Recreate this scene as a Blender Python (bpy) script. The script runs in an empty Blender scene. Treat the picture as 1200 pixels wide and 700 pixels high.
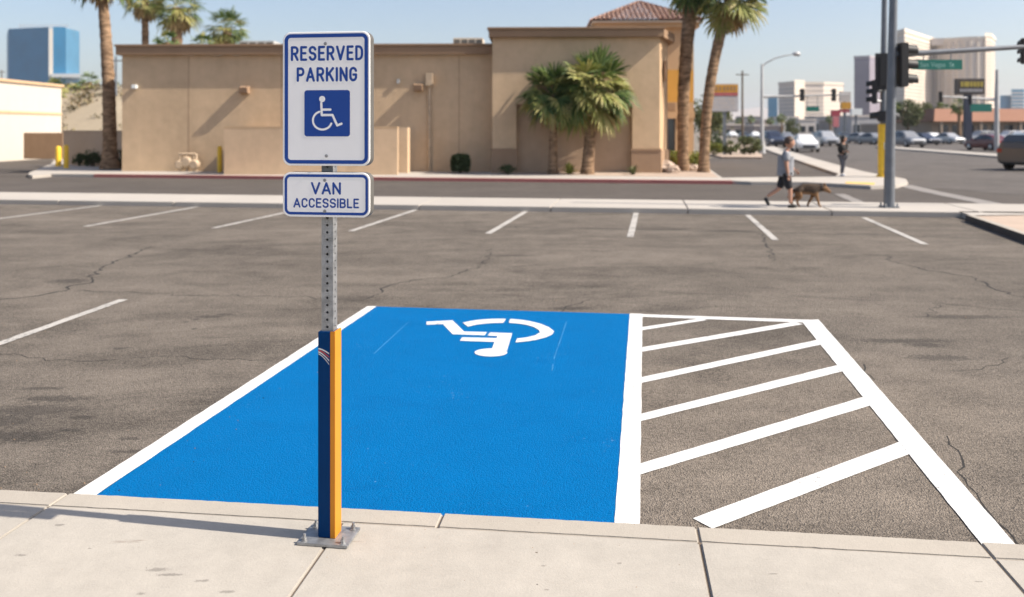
import bpy, bmesh, math, random
import numpy as np
from mathutils import Vector, Matrix

C = bpy.context.scene
COL = C.collection
R = math.radians
rnd = random.Random(7)

# ------------------------------------------------------------------ camera, sky, sun, exposure
F_PX, HOR, CX, CAMH = 1020.0, 152.0, 600.0, 1.87      # focal length and horizon in photo pixels (1200 wide)
cam_d = bpy.data.cameras.new('camera')
cam = bpy.data.objects.new('camera', cam_d); COL.objects.link(cam)
cam.location = (0, 0, CAMH); cam.rotation_euler = (R(90), 0, 0)
cam_d.sensor_width = 36; cam_d.lens = 36 * F_PX / 1200
cam_d.shift_y = -(350 - HOR) / 1200
cam_d.clip_start = 0.1; cam_d.clip_end = 30000
cam_d.dof.use_dof = True
cam_d.dof.focus_distance = 4.3
cam_d.dof.aperture_fstop = cam_d.lens / 1000 / 0.0165
cam_d.dof.aperture_blades = 8
C.camera = cam

SUN_DIR = Vector((0.982, -0.19, math.tan(R(43)))).normalized()
world = bpy.data.worlds.new('World'); C.world = world
world.use_nodes = True
nt = world.node_tree; nt.nodes.clear()
sky = nt.nodes.new('ShaderNodeTexSky'); sky.sky_type = 'NISHITA'; sky.sun_disc = False
sky.sun_elevation = R(43); sky.sun_rotation = math.atan2(SUN_DIR.x, SUN_DIR.y)
sky.air_density = 1.0; sky.dust_density = 3.0; sky.ozone_density = 1.6; sky.altitude = 600
bg = nt.nodes.new('ShaderNodeBackground'); bg.inputs['Strength'].default_value = 0.108
wo = nt.nodes.new('ShaderNodeOutputWorld')
wb = nt.nodes.new('ShaderNodeMix'); wb.data_type = 'RGBA'; wb.blend_type = 'MULTIPLY'; wb.inputs[0].default_value = 1.0
wb.inputs[7].default_value = (1.0, 0.96, 0.94, 1)      # the photograph's warm white balance
nt.links.new(sky.outputs[0], wb.inputs[6]); nt.links.new(wb.outputs[2], bg.inputs[0]); nt.links.new(bg.outputs[0], wo.inputs[0])
sun_d = bpy.data.lights.new('sun', 'SUN'); sun_d.energy = 5.0; sun_d.angle = R(0.53); sun_d.color = (1, 0.91, 0.79)
sun = bpy.data.objects.new('sun', sun_d); COL.objects.link(sun)
sun.rotation_euler = (-SUN_DIR).to_track_quat('-Z', 'Y').to_euler(); sun.location = (30, -10, 40)
vs = C.view_settings
vs.view_transform = 'Standard'; vs.look = 'None'; vs.gamma = 1.0; vs.exposure = 0.76; vs.use_curve_mapping = False
C.cycles.use_denoising = True
C.cycles.max_bounces = 6; C.cycles.diffuse_bounces = 3; C.cycles.glossy_bounces = 3; C.cycles.transparent_max_bounces = 8
C.cycles.volume_bounces = 0
C.cycles.caustics_reflective = False; C.cycles.caustics_refractive = False

# ------------------------------------------------------------------ frames and helpers
LA = R(8.5)                                            # the parking lot's own axes: U to the right, V away
U = Vector((math.cos(LA), -math.sin(LA), 0)); V = Vector((math.sin(LA), math.cos(LA), 0))
FA = R(1.5)                                            # the shop building's axes
UF = Vector((math.cos(FA), -math.sin(FA), 0)); VF = Vector((math.sin(FA), math.cos(FA), 0))
BA = R(14.3)                                           # the boulevard's axes
UB = Vector((math.cos(BA), -math.sin(BA), 0)); VB = Vector((math.sin(BA), math.cos(BA), 0))
def L(u, v, z=0.0): return U * u + V * v + Vector((0, 0, z))
def g(px, py, z=0.0):
    d = F_PX * (CAMH - z) / (py - HOR)
    return Vector(((px - CX) * d / F_PX, d, z))
def at(px, d, py=None, z=0.0):
    return Vector(((px - CX) * d / F_PX, d, z if py is None else CAMH - (py - HOR) * d / F_PX))
def zat(py, d): return CAMH - (py - HOR) * d / F_PX

def tag(o, label=None, cat=None, group=None, kind=None):
    if label: o['label'] = label
    if cat: o['category'] = cat
    if group: o['group'] = group
    if kind: o['kind'] = kind
    return o
def thing(name, label, cat, loc=(0, 0, 0), rz=0.0, group=None):
    o = bpy.data.objects.new(name, None); COL.objects.link(o)
    o.location = loc; o.rotation_euler = (0, 0, rz); o.empty_display_size = 0.1
    return tag(o, label, cat, group)
def kids(o): return [c for c in COL.objects if c.parent == o]
def copy_tree(o, parent=None):
    c = o.copy(); COL.objects.link(c)
    if parent is not None: c.parent = parent
    for ch in list(o.children): copy_tree(ch, c)
    return c

class MB:
    """collects faces for one mesh"""
    def __init__(s): s.v = []; s.f = []; s.m = []; s.sm = []
    def add(s, vs, fs, mi=0, smooth=False):
        o = len(s.v); s.v += [tuple(p) for p in vs]
        for f in fs: s.f.append(tuple(i + o for i in f)); s.m.append(mi); s.sm.append(smooth)
        return s
    def quad(s, a, b, c, d, mi=0): return s.add([a, b, c, d], [(0, 1, 2, 3)], mi)
    def poly(s, pts, mi=0): return s.add(pts, [tuple(range(len(pts)))], mi)
    def box(s, c, size, rz=0.0, mi=0, ex=None, ey=None):
        if ex is None: ex = Vector((math.cos(rz), math.sin(rz), 0)); ey = Vector((-math.sin(rz), math.cos(rz), 0))
        c = Vector(c); x, y, z = ex * (size[0] / 2), ey * (size[1] / 2), Vector((0, 0, size[2] / 2))
        P = [c - x - y - z, c + x - y - z, c + x + y - z, c - x + y - z, c - x - y + z, c + x - y + z, c + x + y + z, c - x + y + z]
        return s.add(P, [(0, 3, 2, 1), (4, 5, 6, 7), (0, 1, 5, 4), (1, 2, 6, 5), (2, 3, 7, 6), (3, 0, 4, 7)], mi)
    def prism(s, pts, z0, z1, mi=0, mi_top=None):
        n = len(pts); a = sum(pts[i][0] * pts[(i + 1) % n][1] - pts[(i + 1) % n][0] * pts[i][1] for i in range(n))
        if a < 0: pts = pts[::-1]
        P = [(p[0], p[1], z0) for p in pts] + [(p[0], p[1], z1) for p in pts]
        s.add(P, [(i, (i + 1) % n, n + (i + 1) % n, n + i) for i in range(n)] + [tuple(range(n - 1, -1, -1))], mi)
        return s.add(P[n:], [tuple(range(n))], mi if mi_top is None else mi_top)
    def tube(s, pts, rad, n=10, mi=0, caps=True, smooth=True, sx=1.0):
        pts = [Vector(p) for p in pts]
        if not isinstance(rad, (list, tuple)): rad = [rad] * len(pts)
        rings = []; ref = None
        for i, p in enumerate(pts):
            t = (pts[min(i + 1, len(pts) - 1)] - pts[max(i - 1, 0)]).normalized()
            if ref is None: ref = Vector((1, 0, 0)) if abs(t.x) < 0.9 else Vector((0, 1, 0))
            a = (ref - t * ref.dot(t)).normalized(); b = t.cross(a); ref = a
            rings.append([p + (a * math.cos(2 * math.pi * k / n) * sx + b * math.sin(2 * math.pi * k / n)) * rad[i] for k in range(n)])
        P = [q for r in rings for q in r]; m = len(pts)
        s.add(P, [(i * n + k, i * n + (k + 1) % n, (i + 1) * n + (k + 1) % n, (i + 1) * n + k) for i in range(m - 1) for k in range(n)], mi, smooth)
        if caps: s.add(rings[0], [tuple(range(n - 1, -1, -1))], mi); s.add(rings[-1], [tuple(range(n))], mi)
        return s
    def rrect(s, w, h, r, n=6):
        pts = []
        for cx, cy, a0 in ((w / 2 - r, h / 2 - r, 0), (-w / 2 + r, h / 2 - r, 90), (-w / 2 + r, -h / 2 + r, 180), (w / 2 - r, -h / 2 + r, 270)):
            for k in range(n + 1):
                a = R(a0 + 90 * k / n); pts.append((cx + r * math.cos(a), cy + r * math.sin(a)))
        return pts
    def build(s, name, mats, parent=None, bevel=0.0, seg=2):
        me = bpy.data.meshes.new(name); me.from_pydata(s.v, [], s.f)
        if not isinstance(mats, (list, tuple)): mats = [mats]
        for m in mats: me.materials.append(m)
        me.polygons.foreach_set('material_index', s.m); me.polygons.foreach_set('use_smooth', s.sm)
        if bevel:
            bm = bmesh.new(); bm.from_mesh(me)
            bmesh.ops.remove_doubles(bm, verts=bm.verts, dist=1e-5)
            ed = [e for e in bm.edges if len(e.link_faces) == 2 and e.calc_face_angle(0) > 0.5]
            bmesh.ops.bevel(bm, geom=ed, offset=bevel, segments=seg, affect='EDGES', clamp_overlap=True)
            bm.to_mesh(me); bm.free()
        me.update()
        o = bpy.data.objects.new(name, me); COL.objects.link(o)
        if parent is not None: o.parent = parent
        return o
def struct(o, label=None): 
    o['kind'] = 'structure'
    if label: o['label'] = label
    return o

# ------------------------------------------------------------------ materials
class NT:
    def __init__(s, name):
        s.mat = bpy.data.materials.new(name); s.mat.use_nodes = True
        s.t = s.mat.node_tree; s.b = s.t.nodes['Principled BSDF']
        s.geo = None
    def n(s, ty, **kw):
        x = s.t.nodes.new(ty)
        for k, v in kw.items(): setattr(x, k, v)
        return x
    def l(s, a, b): s.t.links.new(a, b)
    def pos(s):
        if s.geo is None: s.geo = s.n('ShaderNodeNewGeometry')
        return s.geo.outputs['Position']
    def obj(s): return s.n('ShaderNodeTexCoord').outputs['Object']
    def noise(s, scale, detail=3.0, rough=0.5, vec=None, dist=0.0):
        x = s.n('ShaderNodeTexNoise'); x.inputs['Scale'].default_value = scale; x.inputs['Detail'].default_value = detail
        x.inputs['Roughness'].default_value = rough; x.inputs['Distortion'].default_value = dist
        s.l(vec if vec is not None else s.pos(), x.inputs['Vector']); return x.outputs['Fac']
    def voro(s, scale, vec=None, feature='F1', out='Distance'):
        x = s.n('ShaderNodeTexVoronoi', feature=feature); x.inputs['Scale'].default_value = scale
        s.l(vec if vec is not None else s.pos(), x.inputs['Vector']); return x.outputs[out]
    def scale(s, v, sc):
        x = s.n('ShaderNodeMapping'); x.inputs['Scale'].default_value = sc; s.l(v, x.inputs['Vector']); return x.outputs[0]
    def math(s, op, a, b=None, c=None, clamp=False):
        x = s.n('ShaderNodeMath', operation=op, use_clamp=clamp)
        for i, q in enumerate((a, b, c)):
            if q is None: continue
            if isinstance(q, (int, float)): x.inputs[i].default_value = q
            else: s.l(q, x.inputs[i])
        return x.outputs[0]
    def ramp(s, fac, stops):
        x = s.n('ShaderNodeValToRGB'); e = x.color_ramp.elements
        while len(e) < len(stops): e.new(0.5)
        for q, (p, c) in zip(e, stops):
            q.position = p; q.color = (c, c, c, 1) if isinstance(c, (int, float)) else (*c, 1)
        s.l(fac, x.inputs[0]); return x.outputs[0]
    def step(s, fac, a, b): 
        x = s.n('ShaderNodeMapRange'); x.inputs[1].default_value = a; x.inputs[2].default_value = b
        x.interpolation_type = 'SMOOTHSTEP'; s.l(fac, x.inputs[0]); return x.outputs[0]
    def mix(s, fac, a, b, mode='MIX'):
        x = s.n('ShaderNodeMix', data_type='RGBA', blend_type=mode)
        for i, q in ((0, fac), (6, a), (7, b)):
            if isinstance(q, (int, float)): x.inputs[i].default_value = q
            elif isinstance(q, tuple): x.inputs[i].default_value = (*q, 1)
            else: s.l(q, x.inputs[i])
        return x.outputs[2]
    def bump(s, h, strength=0.3, dist=0.01, prev=None):
        x = s.n('ShaderNodeBump'); x.inputs['Strength'].default_value = strength; x.inputs['Distance'].default_value = dist
        s.l(h, x.inputs['Height'])
        if prev is not None: s.l(prev, x.inputs['Normal'])
        return x.outputs[0]
    def out(s, col=None, rough=None, normal=None, **kw):
        if col is not None:
            if isinstance(col, tuple): s.b.inputs['Base Color'].default_value = (*col, 1)
            else: s.l(col, s.b.inputs['Base Color'])
        if rough is not None:
            if isinstance(rough, (int, float)): s.b.inputs['Roughness'].default_value = rough
            else: s.l(rough, s.b.inputs['Roughness'])
        if normal is not None: s.l(normal, s.b.inputs['Normal'])
        for k, v in kw.items(): s.b.inputs[k].default_value = v
        return s.mat
def hexlin(r, g_, b):
    f = lambda c: (c / 12.92 if c <= 0.04045 else ((c + 0.055) / 1.055) ** 2.4)
    return (f(r / 255), f(g_ / 255), f(b / 255))
def paint(name, col, rough=0.5, var=0.12, scale=6.0, metal=0.0, spec=0.5):
    m = NT(name); v = m.obj()
    nz = m.noise(scale, 4, 0.6, v)
    c = m.mix(m.step(nz, 0.3, 0.7), tuple(x * (1 - var) for x in col), tuple(min(1, x * (1 + var)) for x in col))
    r = m.math('MULTIPLY_ADD', nz, 0.2, rough - 0.1)
    return m.out(c, r, None, Metallic=metal, **{'Specular IOR Level': spec})

def asphalt(name, base, patch=1.0, fine=1.0, warm=(1.07, 1.0, 0.93)):
    m = NT(name); p = m.pos()
    big = m.noise(0.35, 5, 0.6, p); mid = m.noise(2.2, 6, 0.65, p); fin = m.noise(38, 4, 0.7, p)
    streak = m.noise(1.0, 4, 0.6, m.scale(p, (0.25, 1.6, 1)))
    agg = m.voro(100, p); agg2 = m.voro(100, p, out='Color')
    k = m.math('ADD', m.math('MULTIPLY', m.math('SUBTRACT', big, 0.5), 0.9 * patch), m.math('MULTIPLY', m.math('SUBTRACT', mid, 0.5), 0.85 * patch))
    k = m.math('ADD', k, m.math('MULTIPLY', m.math('SUBTRACT', streak, 0.5), 0.5 * patch))
    k = m.math('ADD', k, m.math('MULTIPLY', m.math('SUBTRACT', fin, 0.5), 0.75 * fine))
    sp = m.n('ShaderNodeSeparateColor'); m.l(agg2, sp.inputs[0])
    k = m.math('ADD', k, m.math('MULTIPLY', m.math('SUBTRACT', sp.outputs[0], 0.5), 0.6 * fine))
    k = m.math('ADD', k, m.math('MULTIPLY', m.math('SUBTRACT', 0.45, agg), 0.5 * fine))
    pat = m.step(m.noise(0.55, 6, 0.7, m.scale(p, (0.55, 1.3, 1)), 1.0), 0.50, 0.62)
    k = m.math('SUBTRACT', k, m.math('MULTIPLY', pat, 0.22 * patch))
    pale = m.step(m.noise(0.42, 5, 0.65, m.scale(p, (0.7, 1.5, 1)), 0.6), 0.48, 0.66)
    k = m.math('ADD', k, m.math('MULTIPLY', pale, 0.22 * patch))
    k = m.math('ADD', k, 1.0)
    col = m.mix(1.0, tuple(b * w for b, w in zip((base,) * 3, warm)), k, 'MULTIPLY')
    return m, p, col, agg, fin, mid
def finish_asphalt(m, col, agg, fin, mid, strength=0.5):
    h = m.math('ADD', m.math('MULTIPLY', agg, -0.6), fin)
    n = m.bump(h, strength, 0.02)
    n = m.bump(mid, 0.25, 0.02, n)
    return m.out(col, 0.9, n, **{'Specular IOR Level': 0.25})
def spots(m, p, col, pts, dark=0.35, ns=9):
    """dark spots at given ground points with ragged edges"""
    nz = m.noise(ns, 5, 0.75, p); tot = None
    for (x, y, rx, ry) in pts:
        v = m.n('ShaderNodeVectorMath', operation='SUBTRACT'); m.l(p, v.inputs[0]); v.inputs[1].default_value = (x, y, 0)
        s2 = m.scale(v.outputs[0], (1 / rx, 1 / ry, 0))
        ln = m.n('ShaderNodeVectorMath', operation='LENGTH'); m.l(s2, ln.inputs[0])
        q = m.math('ADD', ln.outputs['Value'], m.math('MULTIPLY', m.math('SUBTRACT', nz, 0.5), 2.6))
        f = m.math('SUBTRACT', 1.0, m.step(q, 0.45, 1.05))
        tot = f if tot is None else m.math('MAXIMUM', tot, f)
    return m.mix(m.math('MULTIPLY', tot, 1 - dark), col, tuple((0.03, 0.027, 0.025)))

m, p, col, agg, fin, mid = asphalt('worn_lot_asphalt', 0.117, 0.95, 1.05, (1.20, 1.03, 0.86))
lot_spots = []  # oily stains at the near left, other dark spots elsewhere
for (px, py, rx, ry) in ((35, 482, .40, .16), (20, 512, .34, .12), (62, 468, .30, .09), (5, 494, .3, .14), (95, 490, .12, .05), (48, 456, .2, .05), (80, 505, .1, .04), (245, 372, .16, .08), (262, 369, .1, .06),
                         (230, 375, .05, .05), (228, 386, .04, .04), (218, 378, .04, .04), (142, 409, .07, .06), (80, 330, .3, .2),
                         (782, 269, .55, .14), (855, 271, .65, .16), (700, 268, .4, .1), (1060, 400, .5, .1), (1100, 420, .35, .12), (670, 362, .3, .1), (1085, 405, .2, .1),
                         (150, 530, .15, .03), (153, 515, .1, .03), (1130, 372, .6, .12), (600, 300, .5, .1)):
    q = g(px, py); lot_spots.append((q.x, q.y, rx, ry))
hx = g(900, 500); vv = m.n('ShaderNodeVectorMath', operation='SUBTRACT'); m.l(p, vv.inputs[0]); vv.inputs[1].default_value = (hx.x, hx.y, 0)
ll = m.n('ShaderNodeVectorMath', operation='LENGTH'); m.l(m.scale(vv.outputs[0], (1 / 2.6, 1 / 1.9, 0)), ll.inputs[0])
pale_patch = m.math('SUBTRACT', 1.0, m.step(m.math('ADD', ll.outputs['Value'], m.math('MULTIPLY', m.math('SUBTRACT', m.noise(1.6, 5, .7, p), .5), 1.2)), .35, 1.3))   # a paler patch around the hatched aisle
col = m.mix(m.math('MULTIPLY', pale_patch, .45), col, m.mix(1.0, col, (1.62, 1.58, 1.52), 'MULTIPLY'))
col = spots(m, p, col, lot_spots, 0.45, 22)
M_LOT = finish_asphalt(m, col, agg, fin, mid, 0.7)
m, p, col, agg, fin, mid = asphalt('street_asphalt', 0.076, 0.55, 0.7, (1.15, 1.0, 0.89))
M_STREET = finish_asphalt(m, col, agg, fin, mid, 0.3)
m, p, col, agg, fin, mid = asphalt('boulevard_asphalt', 0.092, 0.8, 0.7, (1.12, 1.0, 0.92))
M_BLVD = finish_asphalt(m, col, agg, fin, mid, 0.3)
m, p, col, agg, fin, mid = asphalt('desert_ground', 0.17, 0.9, 0.7, (1.15, 1.0, 0.82))
M_GROUND = finish_asphalt(m, col, agg, fin, mid, 0.3)

def concrete(name, base, warm=(1.06, 1.0, 0.92), dirt=1.0, sc=1.0, marks=()):
    m = NT(name); p = m.pos()
    big = m.noise(0.9 * sc, 5, 0.6, p); mid = m.noise(7 * sc, 6, 0.7, p); fin = m.noise(120 * sc, 3, 0.7, p)
    k = m.math('ADD', 1.0, m.math('MULTIPLY', m.math('SUBTRACT', big, 0.5), 0.35))
    k = m.math('ADD', k, m.math('MULTIPLY', m.math('SUBTRACT', mid, 0.5), 0.22 * dirt))
    k = m.math('ADD', k, m.math('MULTIPLY', m.math('SUBTRACT', fin, 0.5), 0.22))
    col = m.mix(1.0, tuple(base * w for w in warm), k, 'MULTIPLY')
    vo = m.n('ShaderNodeTexVoronoi', feature='F1'); vo.inputs['Scale'].default_value = 9 * sc; m.l(p, vo.inputs['Vector'])
    sep = m.n('ShaderNodeSeparateColor'); m.l(vo.outputs['Color'], sep.inputs[0])
    pick = m.math('GREATER_THAN', sep.outputs[0], 0.86)
    rad = m.math('MULTIPLY', sep.outputs[1], 0.16)
    d = m.math('ADD', vo.outputs['Distance'], m.math('MULTIPLY', m.math('SUBTRACT', m.noise(40 * sc, 3, 0.6, p), 0.5), 0.2))
    fl = m.math('MULTIPLY', m.math('LESS_THAN', d, rad), pick)
    col = m.mix(m.math('MULTIPLY', fl, 0.6 * dirt), col, (0.11, 0.085, 0.065))
    sc2 = m.noise(1.0, 5, 0.75, m.scale(p, (1.3, 5, 1)), 1.2)
    col = m.mix(m.math('MULTIPLY', m.step(sc2, 0.64, 0.74), 0.3 * dirt), col, (0.16, 0.12, 0.09))
    if marks: col = spots(m, p, col, marks, 0.6, 70)
    broom = m.noise(1.0, 3, 0.6, m.scale(p, (14, 260, 1)))
    col = m.mix(1.0, col, m.math('MULTIPLY_ADD', broom, 0.10, 0.95), 'MULTIPLY')
    n = m.bump(fin, 0.3, 0.006); n = m.bump(mid, 0.2, 0.010, n); n = m.bump(broom, 0.15 if sc == 1.0 else 0.0, 0.004, n)
    return m.out(col, 0.85, n, **{'Specular IOR Level': 0.3})
cmarks = []
for (px, py, rx, ry) in ((69, 615.5, .03, .013), (25, 651, .028, .012), (185, 668, .05, .02), (200, 674, .06, .012), (238, 681, .03, .012), (267, 694, .04, .012), (165, 696, .02, .01), (637, 663, .012, .008), (641, 691, .012, .008), (726, 660, .012, .008), (906, 673, .02, .006), (1146, 682, .02, .006), (105, 643, .01, .006)):
    q = g(px, py, .12); cmarks.append((q.x, q.y, rx, ry))
M_CONC = concrete('sidewalk_concrete', 0.34, (1.08, 1.0, 0.88), 1.7, 1.0, cmarks)
M_KERB = concrete('kerb_concrete', 0.325, (1.10, 1.0, 0.86))
M_FARCONC = concrete('far_concrete', 0.37, (1.08, 1.0, 0.9), 0.4, 0.3)
M_JOINT = paint('joint_dirt', (0.13, 0.10, 0.075), 0.95)
M_GRAVEL = concrete('pink_gravel', 0.33, (1.25, 0.98, 0.78), 1.2, 2.0)

def road_paint(name, base, wear=0.5, tex=0.5, edge=None, chips=(0.10, 0.095, 0.09)):
    m = NT(name); p = m.pos()
    mid = m.noise(3, 5, 0.6, p); fin = m.noise(60, 4, 0.7, p); agg = m.voro(130, p)
    k = m.math('ADD', 1.0, m.math('MULTIPLY', m.math('SUBTRACT', mid, 0.5), 0.25))
    k = m.math('ADD', k, m.math('MULTIPLY', m.math('SUBTRACT', fin, 0.5), 0.12))
    col = m.mix(1.0, base, k, 'MULTIPLY')
    w = m.math('ADD', m.math('MULTIPLY', m.noise(28, 5, 0.75, p), 0.6), m.math('MULTIPLY', m.noise(1.6, 3, 0.6, p), 0.4))
    chip = m.step(w, 0.66 - 0.16 * wear, 0.72 - 0.16 * wear)
    col = m.mix(m.math('MULTIPLY', chip, 0.75), col, chips)
    n = m.bump(m.math('ADD', m.math('MULTIPLY', agg, -0.6), fin), tex, 0.010)
    return m.out(col, 0.62, n, **{'Specular IOR Level': 0.35}), m
M_WHITE, _ = road_paint('white_road_paint', (0.66, 0.66, 0.645), 0.5, 0.55)
M_OLDWHITE, _ = road_paint('worn_white_road_paint', (0.43, 0.41, 0.38), 0.85, 0.4)
M_FAINT, _ = road_paint('faint_road_paint', (0.24, 0.22, 0.20), 0.75, 0.3)
M_YELLOWROAD, _ = road_paint('yellow_tactile_paint', (0.68, 0.44, 0.12), 0.3, 0.4)
M_REDKERB, _ = road_paint('red_kerb_paint', (0.45, 0.15, 0.13), 0.5, 0.3, None, (0.36, 0.25, 0.21))
# blue stall paint: bright blue, slightly thinner strips, small light flecks
m = NT('blue_stall_paint'); p = m.pos()
mid = m.noise(2.0, 5, 0.6, p); fin = m.noise(55, 4, 0.7, p); agg = m.voro(120, p)
k = m.math('ADD', 1.0, m.math('ADD', m.math('MULTIPLY', m.math('SUBTRACT', mid, 0.5), 0.22), m.math('MULTIPLY', m.math('SUBTRACT', fin, 0.5), 0.28)))
col = m.mix(1.0, (0.0, 0.116, 0.325), k, 'MULTIPLY')
dk = m.step(m.noise(1.4, 6, 0.75, m.scale(p, (1.0, 1.6, 1)), 0.8), 0.52, 0.70)
col = m.mix(m.math('MULTIPLY', dk, 0.20), col, (0.0, 0.06, 0.20))
fl = m.step(m.math('ADD', m.math('MULTIPLY', m.noise(34, 3, 0.7, p), 0.7), m.math('MULTIPLY', m.noise(1.1, 2, 0.5, p), 0.3)), 0.65, 0.70)
col = m.mix(m.math('MULTIPLY', fl, 0.5), col, (0.25, 0.42, 0.62))
hb = m.math('ADD', m.math('MULTIPLY', agg, -0.7), fin)
M_BLUE = m.out(col, 0.6, m.bump(hb, 0.55, 0.011), **{'Specular IOR Level': 0.04})
M_SCRATCH = paint('pale_scrape', (0.02, 0.18, 0.41), 0.8)
M_CRACK = paint('crack_dark', (0.022, 0.02, 0.018), 1.0)  # near-black for the crack ribbons, shared with the grit

def stucco(name, col, var=0.14, bump=0.35, sc=1.0):
    m = NT(name); p = m.pos()
    a = m.noise(0.35 * sc, 5, 0.6, p); b = m.noise(2.5 * sc, 5, 0.65, p); c = m.noise(30 * sc, 4, 0.7, p)
    st = m.noise(1.0, 4, 0.6, m.scale(p, (1.6, 1.6, 0.18)))
    k = m.math('ADD', 1.0, m.math('MULTIPLY', m.math('SUBTRACT', a, 0.5), var * 2))
    k = m.math('ADD', k, m.math('MULTIPLY', m.math('SUBTRACT', b, 0.5), var * 1.6))
    k = m.math('ADD', k, m.math('MULTIPLY', m.math('SUBTRACT', st, 0.5), var * 1.2))
    cc = m.mix(1.0, col, k, 'MULTIPLY')
    n = m.bump(c, bump, 0.02); n = m.bump(b, bump * 0.6, 0.03, n)
    return m.out(cc, 0.92, n, **{'Specular IOR Level': 0.2})
M_TAN = stucco('tan_stucco', (0.555, 0.405, 0.262), 0.21, 0.5)
M_TANL = stucco('pale_enclosure_stucco', (0.60, 0.435, 0.285), 0.2, 0.5)
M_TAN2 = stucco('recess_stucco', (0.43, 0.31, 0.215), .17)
M_BROWNTRIM = stucco('brown_trim', (0.29, 0.19, 0.12), 0.12)
M_BASE = stucco('brown_base_stucco', (0.32, 0.215, 0.14), 0.14)
M_ORANGE = stucco('ochre_stucco', (0.60, 0.335, 0.085), 0.1)
M_SAND = stucco('sand_stucco', (0.52, 0.36, 0.22), 0.1)
M_CREAM = stucco('cream_stucco', (0.60, 0.52, 0.42), 0.08)
M_WALL = stucco('boundary_wall_stucco', (0.40, 0.32, 0.25), 0.12)
M_WOOD = stucco('brown_gate', (0.32, 0.21, 0.13), 0.2)
# clay roof tile
m = NT('clay_tile'); v = m.obj(); nz = m.noise(2.2, 4, 0.7, v)
M_TILE = m.out(m.mix(m.step(nz, 0.3, 0.7), (0.30, 0.165, 0.115), (0.46, 0.30, 0.24)), 0.85)

M_STEEL = paint('galvanised_steel', (0.33, 0.335, 0.34), 0.5, 0.2, 30, 0.7)
M_POLE = paint('grey_pole_paint', (0.15, 0.165, 0.185), 0.42, 0.1, 4, 0.2)
M_LIGHTPOLE = paint('pale_pole_metal', (0.42, 0.42, 0.42), 0.5, 0.1, 3, 0.2)
M_ALU = paint('sign_edge_aluminium', (0.105, 0.10, 0.09), 0.6, 0.06, 12, 0.2)
M_SIGNW = paint('white_sign_sheeting', (0.90, 0.885, 0.87), 0.4, 0.02, 3)
M_SIGNB = paint('blue_sign_ink', (0.003, 0.052, 0.29), 0.4, 0.05, 3)
M_NAVY = paint('navy_sleeve_paint', (0.001, 0.036, 0.13), 0.55, 0.06, 5, 0, .08)
M_AMBER = paint('amber_sleeve_paint', (0.58, 0.215, 0.018), 0.5, 0.05, 5, 0, .25)
M_BLACK = paint('black_housing', (0.012, 0.012, 0.013), 0.5, 0.1, 5)
M_DARK = paint('dark_rubber', (0.02, 0.02, 0.02), 0.8)
M_YELLOW = paint('yellow_bollard_paint', (0.80, 0.50, 0.03), 0.5, 0.08, 6)
M_GREENSIGN = paint('green_street_sign', (0.0, 0.13, 0.10), 0.5, 0.03)
M_WHITEPLAS = paint('white_letter', (0.75, 0.77, 0.75), 0.5, 0.03)
M_PALEGREEN = paint('pale_sign_letter', (0.16, 0.33, 0.30), 0.5, 0.03)
M_STRIPER = paint('sticker_red', (0.5, 0.06, 0.05), 0.4)
M_STRIPEW = paint('sticker_white', (0.72, 0.70, 0.66), 0.4)
M_BEIGEMETAL = paint('beige_painted_metal', (0.46, 0.35, 0.24), 0.6)
M_GREYBOX = paint('grey_cabinet', (0.40, 0.40, 0.39), 0.6)
m = NT('dark_glass'); M_GLASS = m.out((0.02, 0.028, 0.035), 0.08, None, **{'Specular IOR Level': 0.8})
m = NT('lens_off'); M_LENS = m.out((0.05, 0.02, 0.015), 0.25)
m = NT('headlamp_glass'); M_HEAD = m.out((0.75, 0.77, 0.8), 0.1, None, **{'Specular IOR Level': 0.8})
M_TAIL = paint('red_tail_lamp', (0.35, 0.01, 0.01), 0.25)
M_CHROME = paint('alloy_rim', (0.5, 0.5, 0.5), 0.35, 0.1, 8, 0.8)

def bark(name, a, b, sc=5.0):
    m = NT(name); v = m.obj()
    r = m.noise(1.0, 5, 0.7, m.scale(v, (2.5, 2.5, 9 * sc / 5)), 0.6); f = m.noise(20, 4, 0.7, v)
    col = m.mix(m.step(r, 0.32, 0.68), a, b)
    return m.out(col, 0.95, m.bump(m.math('ADD', r, m.math('MULTIPLY', f, 0.4)), 0.9, 0.05), **{'Specular IOR Level': 0.15})
M_PALMBARK = bark('palm_bark', (0.10, 0.062, 0.038), (0.36, 0.24, 0.15))
M_BARK = bark('tree_bark', (0.07, 0.05, 0.035), (0.2, 0.15, 0.1))
def leaf(name, a, b, c=None, rough=0.55, trans=0.25):
    m = NT(name); g_ = m.n('ShaderNodeNewGeometry')
    ri = g_.outputs['Random Per Island']
    col = m.ramp(ri, [(0.0, a), (0.6, b), (1.0, c or b)])
    m.out(col, rough, None, **{'Specular IOR Level': 0.35})
    tr = m.n('ShaderNodeBsdfTranslucent'); m.l(col, tr.inputs['Color'])
    ms = m.n('ShaderNodeMixShader'); ms.inputs[0].default_value = trans
    o = m.t.nodes['Material Output']; m.l(m.b.outputs[0], ms.inputs[1]); m.l(tr.outputs[0], ms.inputs[2]); m.l(ms.outputs[0], o.inputs[0])
    return m.mat
M_PALM = leaf('palm_green', (0.04, 0.08, 0.018), (0.10, 0.155, 0.038), (0.21, 0.24, 0.075))
M_PALMY = leaf('palm_yellow_green', (0.17, 0.20, 0.05), (0.32, 0.31, 0.09), (0.42, 0.37, 0.16))
M_DEAD = leaf('dry_frond', (0.22, 0.15, 0.07), (0.36, 0.26, 0.12), (0.45, 0.33, 0.17))
M_HILL = concrete('dry_hill_soil', 0.24, (1.2, 1.0, 0.72), 1.2, .2)
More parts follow.
